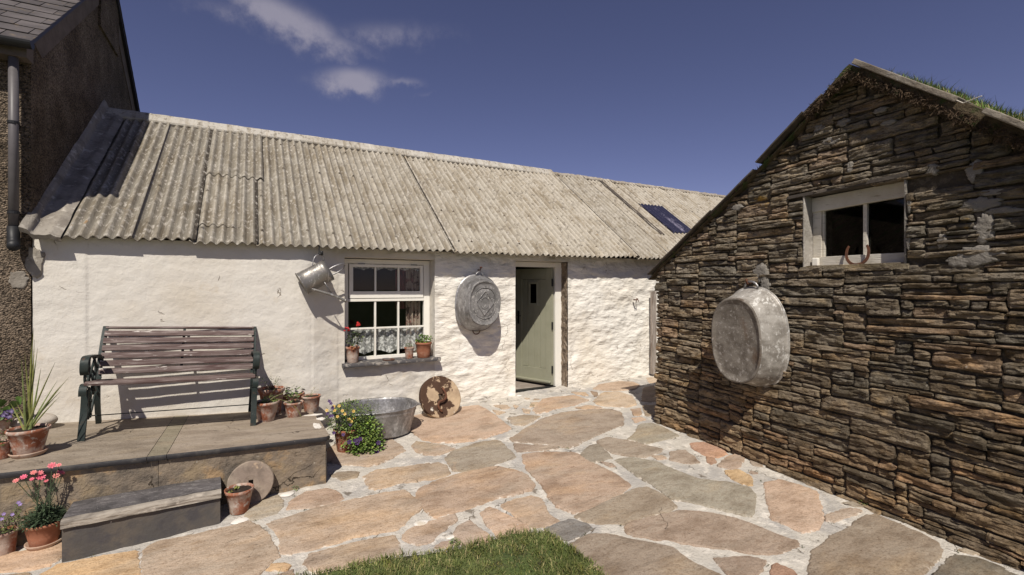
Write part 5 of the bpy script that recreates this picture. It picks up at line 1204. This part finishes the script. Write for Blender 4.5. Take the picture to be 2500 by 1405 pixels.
# ------------------------------------------------------------------ discs
def disc(name, label, cx, yb, ytop, planef, R_, th_, lean, mat, yaw=0, hole=None, nrm_bump=.004, cat='millstone'):
    p = planef(cx, yb); mb = MB()
    # local: disc in xz plane, face towards -y; rests on z=0 at its lowest point
    Mx = Matrix.Translation(p) @ Matrix.Rotation(yaw, 4, 'Z') @ Matrix.Rotation(-lean, 4, 'X')
    mb.m = Mx; n = 64
    def edge(w): return R_*(1+.018*nz(cos(w)*2, sin(w)*2, cx)+.006*nz(cos(w)*9, sin(w)*9, cx))
    rad = [0 if hole is None else 1, .35, .5, .65, .8, .9, .96, 1.0]
    b0 = len(mb.v)
    for f_ in rad:
        for k in range(n):
            w = 2*pi*k/n
            if f_ == 1 and hole is not None and len(mb.v)-b0 < n:
                hx_, hz_ = hole; m_ = max(abs(cos(w))/hx_, abs(sin(w))/hz_); x_, z_ = cos(w)/m_, sin(w)/m_
            else: x_, z_ = edge(w)*f_*cos(w), edge(w)*f_*sin(w)
            bev = .0 if f_ < .97 else .008
            mb.vert((x_, bev+nrm_bump*fbm((x_*9, z_*9, cx), 3)*(1 if f_ < .9 else .5), z_+R_*1.0))
    for r_ in range(len(rad)-1):
        for k in range(n): l = (k+1) % n; mb.face(b0+r_*n+k, b0+r_*n+l, b0+(r_+1)*n+l, b0+(r_+1)*n+k)
    s0_ = len(mb.v)
    for y_, sc in ((th_, 1.0), (th_, .35)):
        for k in range(n): w = 2*pi*k/n; mb.vert((edge(w)*sc*cos(w), y_, edge(w)*sc*sin(w)+R_))
    e0 = b0+(len(rad)-1)*n
    for k in range(n): l = (k+1) % n; mb.face(e0+k, e0+l, s0_+l, s0_+k); mb.face(s0_+k, s0_+l, s0_+n+l, s0_+n+k)
    if hole is not None:   # walls of the square hole
        i0_ = len(mb.v)
        for k in range(n): v_ = mb.v[b0+k]; q = Mx.inverted() @ v_; mb.vert((q.x, th_-.001, q.z))
        for k in range(n): l = (k+1) % n; mb.face(b0+l, b0+k, i0_+k, i0_+l)
    return tag(mb.build(name, M[mat], smooth=False), label, cat), Mx
o, Mx = disc('millstone', "sandy round millstone patched with dark brown crust leaning on the white wall", 1088, 1022, 0, onG, .285, .065, radians(27), 'millstone', radians(6), (.032, .04), .008)
mb = MB(); mb.m = Mx
mb.tube(catmull([(.035, -.012, .40), (.05, -.035, .33), (.045, -.05, .26), (.0, -.05, .225), (-.055, -.045, .21), (-.085, -.04, .17), (-.07, -.03, .12), (-.04, -.02, .085)]), [.015, .017, .018, .018, .02, .021, .02, .016]+[.015]*100 if False else .015, 8)
tag(mb.build('iron_hook', M['rust'], smooth=True), 'rusty curved iron hook fixed over the hole of the crusted millstone', 'hook')
def dpos(px, py): p = onY(px, py, PYF-.085); p.z = gz(p.x, p.y)+.0; return p
o, Mx = disc('millstone', 'thin brownish-grey stone disc with square hole leaning on the platform face', 612, 1226, 0, dpos, .176, .032, radians(10), 'millstone_grey', radians(-2), (.018, .022), .003)
# ------------------------------------------------------------------ tubs
def tubprof(H_, a0, a1, n=48, expo=2.3):
    return H_, a0, a1
def oval(w, ax, ay, e_=2.35):
    c_, s_ = cos(w), sin(w); return (ax*math.copysign(abs(c_)**(2/e_), c_), ay*math.copysign(abs(s_)**(2/e_), s_))
def tub(mb, mtx, H_, base, rim, dent=.006, inner=True, openbase=False):
    """oval tub, local z up from its base"""
    mb.m = mtx; n = 72; b0 = len(mb.v)
    prof = [(0, .0, -1), (.0, .0, 1), (.0, .022, 1), (.008, .028, 1), (.018, .022, 1)] # offsets
    rows = []
    for k in range(26):
        t_ = k/25; rows.append((base[0]+(rim[0]-base[0])*t_**.9, base[1]+(rim[1]-base[1])*t_**.9, H_*t_))
    ex = [(0.008 if k in (1,) else 0)+(.006 if k in (21,) else 0) for k in range(26)]
    rings = [(r_[0]+ex[k], r_[1]+ex[k], r_[2]) for k, r_ in enumerate(rows)]
    rings += [(rim[0]+.012, rim[1]+.012, H_-.004), (rim[0]+.014, rim[1]+.014, H_+.006), (rim[0]+.006, rim[1]+.006, H_+.012), (rim[0]-.004, rim[1]-.004, H_+.004)]
    if inner: rings += [(rim[0]-.006, rim[1]-.006, H_-.02), (base[0]+(rim[0]-base[0])*.5-.005, base[1]+(rim[1]-base[1])*.5-.005, H_*.5), (base[0]-.005, base[1]-.005, .012)]
    for k, (ax, ay, z) in enumerate(rings):
        for i in range(n):
            x, y = oval(2*pi*i/n, ax, ay); q = 1+dent*nz(cos(2*pi*i/n)*3, sin(2*pi*i/n)*3, z*7)
            mb.vert((x*q, y*q, z))
    for k in range(len(rings)-1):
        for i in range(n): l = (i+1) % n; mb.face(b0+k*n+i, b0+k*n+l, b0+(k+1)*n+l, b0+(k+1)*n+i)
    if inner: mb.f.append(tuple(b0+(len(rings)-1)*n+i for i in range(n)))
    return n
def tubbase(mtx, base, mat, parent, emboss=False):
    mb = MB(); mb.m = mtx; n = 72; R_ = [1.03, 1.02, .96, .93, .8, .70, .675, .65, .5, .35, .2, 0.001]; Z_ = [.008, -.008, -.010, .004, .004, .004, .010, .004, .004, .003, .003, .003]
    if not emboss: R_ = [1.03, 1.02, .97, .94, .8, .6, .4, .2, .001]; Z_ = [.008, -.008, -.009, .004, .005, .006, .006, .006, .006]
    for k, f_ in enumerate(R_):
        for i in range(n): x, y = oval(2*pi*i/n, base[0]*f_, base[1]*f_); mb.vert((x, y, Z_[k]+.003*nz(x*9, y*9)))
    for k in range(len(R_)-1):
        for i in range(n): l = (i+1) % n; mb.face(k*n+l, k*n+i, (k+1)*n+i, (k+1)*n+l)
    if emboss:
        D_ = [(0, .56), (.56, 0), (0, -.56), (-.56, 0)]
        mb.tube([(base[0]*a_, base[1]*b_, .001) for a_, b_ in D_ for _ in (0,)], .010, 6, closed=True)
        mb.tube([(base[0]*.26*cos(w*pi/12), base[1]*.26*sin(w*pi/12), 0) for w in range(24)], .005, 6, closed=True)
        mb.tube([(*oval(w*pi/24, base[0]*.70, base[1]*.70), 0) for w in range(48)], .006, 6, closed=True)
    return mb.build('base', M[mat], parent, smooth=True)
# floor tub
fp = V((1.27, 5.70, gz(1.27, 5.7)+.012))
FT = thing('metal_tub', 'empty oval galvanised tub standing on the paving against the white wall', 'tub', tuple(fp))
mt = Matrix.Translation(fp) @ Matrix.Rotation(radians(-3), 4, 'Z'); mb = MB(); tub(mb, mt, .315, (.395, .285), (.475, .37)); mb.build('body', M['galv'], FT, smooth=True)
for sg in (1, -1):
    mb = MB(); mb.m = mt; mb.tube([(sg*(.475+.055*sin(pi*k/8)), .055*cos(pi*k/8), .295-.01*sin(pi*k/8)) for k in range(9)], .009, 8); mb.build('handle', M['galv'], FT, smooth=True)
# big tub on the hut
wc_, zc_ = onHut(1868, 822)
tc_ = onX(1795, 832, hp(wc_, zc_).x-.36)
hc = hp(wc_, zc_, .03)
bc = V(tc_); az_ = (V((hc.x, bc.y-.02, bc.z-.0))-bc); az_.z = .02
zax = V((-HN.x, -HN.y, .06)).normalized()        # from base towards the rim (into the wall)
yax = V((0, 0, 1)); xax = yax.cross(zax).normalized(); yax = zax.cross(xax).normalized()
dist = (hc-bc).dot(zax)-.012
TM = Matrix(((xax.x, yax.x, zax.x, bc.x), (xax.y, yax.y, zax.y, bc.y), (xax.z, yax.z, zax.z, bc.z), (0, 0, 0, 1)))
BT = thing('metal_tub', 'large scuffed zinc bath hanging on the dark stone wall of the hut', 'tub', tuple(bc))
mb = MB(); tub(mb, TM, dist, (.265, .415), (.345, .505), inner=True); mb.build('body', M['galv_big'], BT, smooth=True); tubbase(TM, (.265, .415), 'galv_base', BT)
mb = MB(); mb.m = TM; mb.tube([(.075*cos(pi*k/8), .50+.07*sin(pi*k/8), dist-.03) for k in range(9)], .011, 8); mb.build('handle', M['galv'], BT, smooth=True)
mb = MB(); mb.m = TM; mb.tube([(.03, .555, dist+.03), (.03, .55, dist-.05), (.03, .60, dist-.06)], .010, 8); tag(mb.build('iron_peg', M['rust'], smooth=True), 'rusty iron peg holding the large zinc bath on the stone wall', 'peg')
# small tub on the cottage wall
bc = onY(1184, 741, 5.985); zax = V((-.0, 1, -.02)).normalized(); yax = V((0, 0, 1)); xax = yax.cross(zax).normalized(); yax = zax.cross(xax)
rot = Matrix.Rotation(radians(4), 4, 'Z')
TM = Matrix(((xax.x, yax.x, zax.x, bc.x), (xax.y, yax.y, zax.y, bc.y), (xax.z, yax.z, zax.z, bc.z), (0, 0, 0, 1))) @ rot
ST = thing('metal_tub', 'oval zinc tub with a diamond pattern on its base hanging between window and door', 'tub', tuple(bc))
mb = MB(); tub(mb, TM, .26, (.235, .305), (.325, .395)); mb.build('body', M['galv'], ST, smooth=True); tubbase(TM, (.235, .305), 'galv_base_pale', ST, True)
for sg in (1, -1):
    mb = MB(); mb.m = TM; mb.tube([(.055*cos(pi*k/8), sg*(.39+.055*sin(pi*k/8)), .235) for k in range(9)], .008, 8); mb.build('handle', M['rust'] if sg < 0 else M['galv'], ST, smooth=True)
mb = MB(); mb.m = TM; mb.tube([(0, .475, .30), (0, .47, .21), (0, .50, .20)], .009, 8); mb.tube([(0, .50, .20), (0, .515, .20)], .02, 10); tag(mb.build('iron_peg', M['rust'], smooth=True), 'rusty iron peg on the white wall above the diamond-patterned tub', 'peg')
# ------------------------------------------------------------------ watering can
c0, c1 = onY(737, 694, 6.06), onY(802, 660, 6.06)
WC = thing('watering_can', 'old dented zinc watering can hanging upside down from a hook beside the window', 'watering can', tuple(c0))
zax = (c1-c0).normalized(); Lc = (c1-c0).length; yax = V((0, 1, 0)); xax = yax.cross(zax).normalized(); yax = zax.cross(xax)
CM = Matrix(((xax.x, yax.x, zax.x, c0.x), (xax.y, yax.y, zax.y, c0.y), (xax.z, yax.z, zax.z, c0.z), (0, 0, 0, 1)))
r_ = .135; mb = MB(); mb.m = CM
mb.lathe([(r_*.9, .006), (r_+.008, -.004), (r_+.009, .006), (r_, .012), (r_*.995, Lc*.35), (r_*1.0, Lc*.36), (r_*.97, Lc*.8), (r_*.98, Lc*.81), (r_*.985, Lc), (r_*.96, Lc-.002), (r_*.92, .02), (.001, .02)], 40, wob=.03, sy=.8); mb.build('body', M['galv_shiny'], WC, smooth=True)
mb = MB(); mb.tube(catmull([tuple(onY(760, 706, 6.0)), tuple(onY(790, 715, 5.99)), tuple(onY(815, 723, 5.99)), tuple(onY(843, 735, 5.99))]), .016, 12); mb.tube([onY(841, 734, 5.99), onY(846, 736, 5.99)], .02, 12); sp_ = mb.build('spout', M['galv_shiny'], WC, smooth=True)
mb = MB(); mb.tube([onY(792, 690, 5.98), onY(800, 702, 5.985), onY(809, 717, 5.99)], .006, 6); mb.tube([onY(797, 700, 6.0), onY(809, 717, 5.99)], .004, 6); mb.build('brace', M['galv'], sp_, smooth=True)
mb = MB(); mb.tube(catmull([tuple(onY(*q)) for q in ((798, 662, 6.0), (815, 652, 6.0), (832, 646, 6.02), (841, 648, 6.05), (836, 658, 6.09), (820, 668, 6.1), (806, 674, 6.1))]), .009, 8); mb.build('handle', M['galv'], WC, smooth=True)
mb = MB(); mb.tube(catmull([tuple(onY(*q)) for q in ((762, 652, 6.02), (766, 634, 6.02), (772, 625, 6.03), (782, 623, 6.05), (790, 628, 6.07), (791, 636, 6.08), (786, 642, 6.1))]), .006, 8); mb.build('bail', M['galv'], WC, smooth=True)
mb = MB(); q0 = onY(781, 604, 6.05); mb.tube([onY(781, 596, 6.14), onY(779, 608, 6.06), onY(779, 620, 6.03), onY(786, 624, 6.0)], .009, 8); mb.tube([onY(786, 624, 6.0), onY(785, 614, 5.99)], .016, 10); tag(mb.build('iron_hook', M['black'], smooth=True), 'black iron hook under the eaves carrying the watering can', 'hook')
# ------------------------------------------------------------------ horseshoes
def shoe(label, mtx, r_=.058, mat='rust'):
    mb = MB(); mb.m = mtx; n = 22; b0 = len(mb.v)
    for i in range(n+1):
        a_ = radians(-222+264*i/n); rr = 1+.12*abs(sin(a_)); wdt = .011*(1.25-.35*abs(i/n-.5)*2)
        for s_ in (-1, 1):
            for h_ in (0, .009): mb.vert(((r_*rr+s_*wdt)*cos(a_), (r_*rr*1.08+s_*wdt)*sin(a_), h_))
    for i in range(n):
        a_ = b0+i*4
        for q in ((0, 1, 5, 4), (2, 6, 7, 3), (0, 4, 6, 2), (1, 3, 7, 5)): mb.face(*[a_+k for k in q])
    mb.face(b0, b0+2, b0+3, b0+1); e_ = b0+n*4; mb.face(e_, e_+1, e_+3, e_+2)
    return tag(mb.build('horseshoe', M[mat], bevel=.002), label, 'horseshoe')
p = onY(950, 876, 6.27); shoe('rusty horseshoe lying flat on the slate window sill', Matrix.Translation((p.x, 6.30, .650)) @ Matrix.Rotation(radians(10), 4, 'Z'), .062)
ws, zs_ = onHut(2080, 622); p = HA2+HW*ws+HN*(-.022*2.1-.095)+V((0, 0, wz0+.098))
xx = HW; zz_ = (HN+V((0, 0, .12))).normalized(); yy_ = zz_.cross(xx).normalized(); 
shoe('rusty horseshoe standing upright in the window of the stone hut', Matrix(((xx.x, yy_.x, zz_.x, p.x), (xx.y, yy_.y, zz_.y, p.y), (xx.z, yy_.z, zz_.z, p.z), (0, 0, 0, 1))), .086)
# ------------------------------------------------------------------ small things by the far end of the cottage wall
p0 = onY(1595, 915, 6.2); mb = MB(); zt_ = onY(1595, 712, 6.2).z
mb.grid(lambda u, v: V((p0.x-.028+.095*u, 6.19+.004*nz(u*20, v*3), p0.z+(zt_-p0.z)*v+.006*nz(u*9, 1)*(v > .9))), 10, 40); mb.box(p0.x-.030, p0.x+.068, 6.193, 6.24, p0.z+.002, zt_-.006)
tag(mb.build('weathered_post', M['greywood'], bevel=0), 'silvered upright timber at the far end of the white wall beside the hut', 'post')
mb = MB(); p = onY(1551, 733, 6.25); mb.tube([p+V((0, .04, 0)), p+V((0, -.03, .0)), p+V((.01, -.05, .02))], .012, 8); mb.tube([p+V((.05, .03, .03)), p+V((.045, -.03, -.01)), p+V((.045, -.035, -.04))], .006, 6)
mb.tube([p+V((0, -.03, 0)), p+V((.005, -.035, -.05))], .006, 6); tag(mb.build('wall_hook', M['rust'], smooth=True), 'small rusty hook in the white wall between door and hut', 'hook')
# weeds
def weed(px, py, r_, label, base=G1, n=60):
    p = onG(px, py, .01); mb = MB()
    bush(mb, p+V((0, 0, r_*.4)), (r_, r_, r_*.55), n, r_*.42, r_*.2, [base, G3, G2], .2); tag(mb.build('weed', M['leaf']), label, 'weed')
weed(1756, 1083, .045, 'bright green weed at the foot of the hut wall below the hanging bath', (.08, .15, .03), 160)
weed(1112, 1328, .035, 'small green weed in the paving joint at the lawn edge', (.12, .2, .03), 90)
weed(1300, 992, .03, 'tuft of low weed in the paving joint in front of the doorstep', (.10, .13, .05), 50)
weed(722, 1196, .028, 'small green weed at the foot of the platform face', (.09, .14, .04), 60)
weed(2105, 1232, .035, 'low mossy weed against the foot of the hut wall at lower right', (.08, .09, .03), 60)
weed(1385, 1098, .025, 'thin weed in the mortar joint in the middle of the paving', (.09, .12, .04), 40)
mb = MB(); cnt = 0
while cnt < 70:
    P_ = random.choice(slabpolys); q = random.choice(P_); x, y = q[0]+R(-.02, .02), q[1]+R(-.02, .02)
    if any(in_poly(x, y, Q) for Q in slabpolys) or in_poly(x, y, lawn_t) or nz(x*1.3, y*1.3, 5) < -.05: continue
    cnt += 1; r_ = R(.006, .02)
    bush(mb, V((x, y, gz(x, y)+.004)), (r_*R(1, 2), r_, r_*.5), int(10+r_*900), .010, .005, [(.09, .11, .04), (.13, .12, .06), (.07, .06, .035)], .1)
tag(mb.build('joint_moss', M['leaf']), 'sparse moss and grit caught in the paving joints', 'moss', kind='stuff')
# ------------------------------------------------------------------ world, sun, camera
w = bpy.data.worlds.new('World'); scn.world = w; w.use_nodes = True
nt = w.node_tree; N = nt.nodes; L = nt.links; N.clear()
out = N.new('ShaderNodeOutputWorld'); bg = N.new('ShaderNodeBackground'); L.new(bg.outputs[0], out.inputs[0])
sky = N.new('ShaderNodeTexSky'); sky.sky_type = 'NISHITA'; sky.sun_disc = False
SEL, SAZ = radians(51), radians(28)
sky.sun_elevation = SEL; sky.sun_rotation = radians(208); sky.air_density = .8; sky.dust_density = .1; sky.ozone_density = 2.0; sky.altitude = 1500
tint = N.new('ShaderNodeMix'); tint.data_type = 'RGBA'; tint.blend_type = 'MULTIPLY'; tint.inputs['Factor'].default_value = 1; tint.inputs['B'].default_value = (1.20, .88, .99, 1)
L.new(sky.outputs[0], tint.inputs['A'])
tc = N.new('ShaderNodeTexCoord')
def vm(op, a, b=None, out_=0):
    n_ = N.new('ShaderNodeVectorMath'); n_.operation = op
    L.new(a, n_.inputs[0])
    if isinstance(b, (tuple, list)): n_.inputs[1].default_value = b
    elif b is not None: L.new(b, n_.inputs[1])
    return n_.outputs['Value'] if op == 'DOT_PRODUCT' else n_.outputs[0]
def mm(op, a, b=None, c=None, clamp=False):
    n_ = N.new('ShaderNodeMath'); n_.operation = op; n_.use_clamp = clamp
    for i, q in enumerate((a, b, c)):
        if q is None: continue
        if isinstance(q, (int, float)): n_.inputs[i].default_value = q
        else: L.new(q, n_.inputs[i])
    return n_.outputs[0]
D_ = tc.outputs['Generated']
# cloud field: fixed directions in the sky towards the north
dF = vm('DOT_PRODUCT', D_, (fx, fy, 0)); dR = vm('DOT_PRODUCT', D_, (fy, -fx, 0)); dZ = vm('DOT_PRODUCT', D_, (0, 0, 1))
dFc = mm('MAXIMUM', dF, .05); ua = mm('DIVIDE', dR, dFc); va = mm('DIVIDE', dZ, dFc)
nn_ = N.new('ShaderNodeTexNoise'); nn_.inputs['Scale'].default_value = 7; nn_.inputs['Detail'].default_value = 7; nn_.inputs['Roughness'].default_value = .6; L.new(D_, nn_.inputs['Vector'])
n2_ = N.new('ShaderNodeTexNoise'); n2_.inputs['Scale'].default_value = 26; n2_.inputs['Detail'].default_value = 9; n2_.inputs['Roughness'].default_value = .62; L.new(D_, n2_.inputs['Vector'])
tot = None
for (cx_, cy_, rx, ry, ang, k_) in ((705, 55, 150, 42, -30, .95), (790, 100, 120, 24, -16, .55), (620, 30, 190, 26, -8, .30), (930, 85, 160, 34, 2, .36), (862, 200, 78, 32, -4, 1.0), (975, 200, 50, 12, -3, .42), (1040, 230, 50, 8, 5, .16)):
    uu, vv = (cx_-CX)/F, (CY-cy_)/F; ca, sa = cos(radians(ang)), sin(radians(ang))
    du = mm('SUBTRACT', mm('ADD', ua, mm('MULTIPLY', mm('SUBTRACT', nn_.outputs[0], .5), .07)), uu); dv = mm('SUBTRACT', mm('ADD', va, mm('MULTIPLY', mm('SUBTRACT', n2_.outputs[0], .5), .045)), vv)
    a_ = mm('ADD', mm('MULTIPLY', du, ca*F/rx), mm('MULTIPLY', dv, sa*F/rx)); b_ = mm('ADD', mm('MULTIPLY', du, -sa*F/ry), mm('MULTIPLY', dv, ca*F/ry))
    q = mm('ADD', mm('MULTIPLY', a_, a_), mm('MULTIPLY', b_, b_)); g_ = mm('MULTIPLY', mm('EXPONENT', mm('MULTIPLY', q, -1.0)), k_)
    tot = g_ if tot is None else mm('MAXIMUM', tot, g_)
ss_ = N.new('ShaderNodeMapRange'); ss_.interpolation_type = 'SMOOTHSTEP'; L.new(mm('ADD', tot, mm('MULTIPLY', mm('SUBTRACT', n2_.outputs[0], .5), mm('MULTIPLY', mm('SQRT', tot), 1.5))), ss_.inputs[0]); ss_.inputs[1].default_value = .03; ss_.inputs[2].default_value = .85
wis = ss_.outputs[0]
cm = N.new('ShaderNodeMix'); cm.data_type = 'RGBA'; L.new(mm('MULTIPLY', wis, .62), cm.inputs['Factor']); L.new(tint.outputs['Result'], cm.inputs['A']); cm.inputs['B'].default_value = (5.6, 5.2, 6.0, 1)
sm = N.new('ShaderNodeMapRange'); sm.interpolation_type = 'SMOOTHSTEP'; L.new(mm('ADD', dF, mm('MULTIPLY', nn_.outputs[0], .5)), sm.inputs[0]); sm.inputs[1].default_value = .25; sm.inputs[2].default_value = -.35; sm.inputs[3].default_value = 0; sm.inputs[4].default_value = .15  # warm pale haze added to the unseen sky behind the camera, for shadow fill
up_ = mm('MULTIPLY', sm.outputs[0], mm('ADD', dZ, .35, clamp=True), clamp=True)
c2_ = N.new('ShaderNodeMix'); c2_.data_type = 'RGBA'; L.new(up_, c2_.inputs['Factor']); L.new(cm.outputs['Result'], c2_.inputs['A']); c2_.inputs['B'].default_value = (5.4, 4.7, 3.9, 1)
L.new(c2_.outputs['Result'], bg.inputs['Color']); bg.inputs['Strength'].default_value = .075
sd = bpy.data.lights.new('sun', 'SUN'); sd.energy = 5.0; sd.angle = radians(.53); sd.color = (1, .94, .845)
so = bpy.data.objects.new('sun', sd); COL.objects.link(so)
dvec = V((sin(SAZ)*cos(SEL), cos(SAZ)*cos(SEL), -sin(SEL))); so.rotation_euler = dvec.to_track_quat('-Z', 'Y').to_euler()
cd = bpy.data.cameras.new('camera'); cd.sensor_width = 36; cd.lens = F/2500*36; cd.clip_end = 2000; cd.clip_start = .05
co = bpy.data.objects.new('camera', cd); COL.objects.link(co); co.location = E0; co.rotation_euler = (pi/2, 0, -AZ); scn.camera = co
vs = scn.view_settings; vs.view_transform = 'Standard'; vs.look = 'None'; vs.exposure = 0; vs.gamma = 1; vs.use_curve_mapping = False
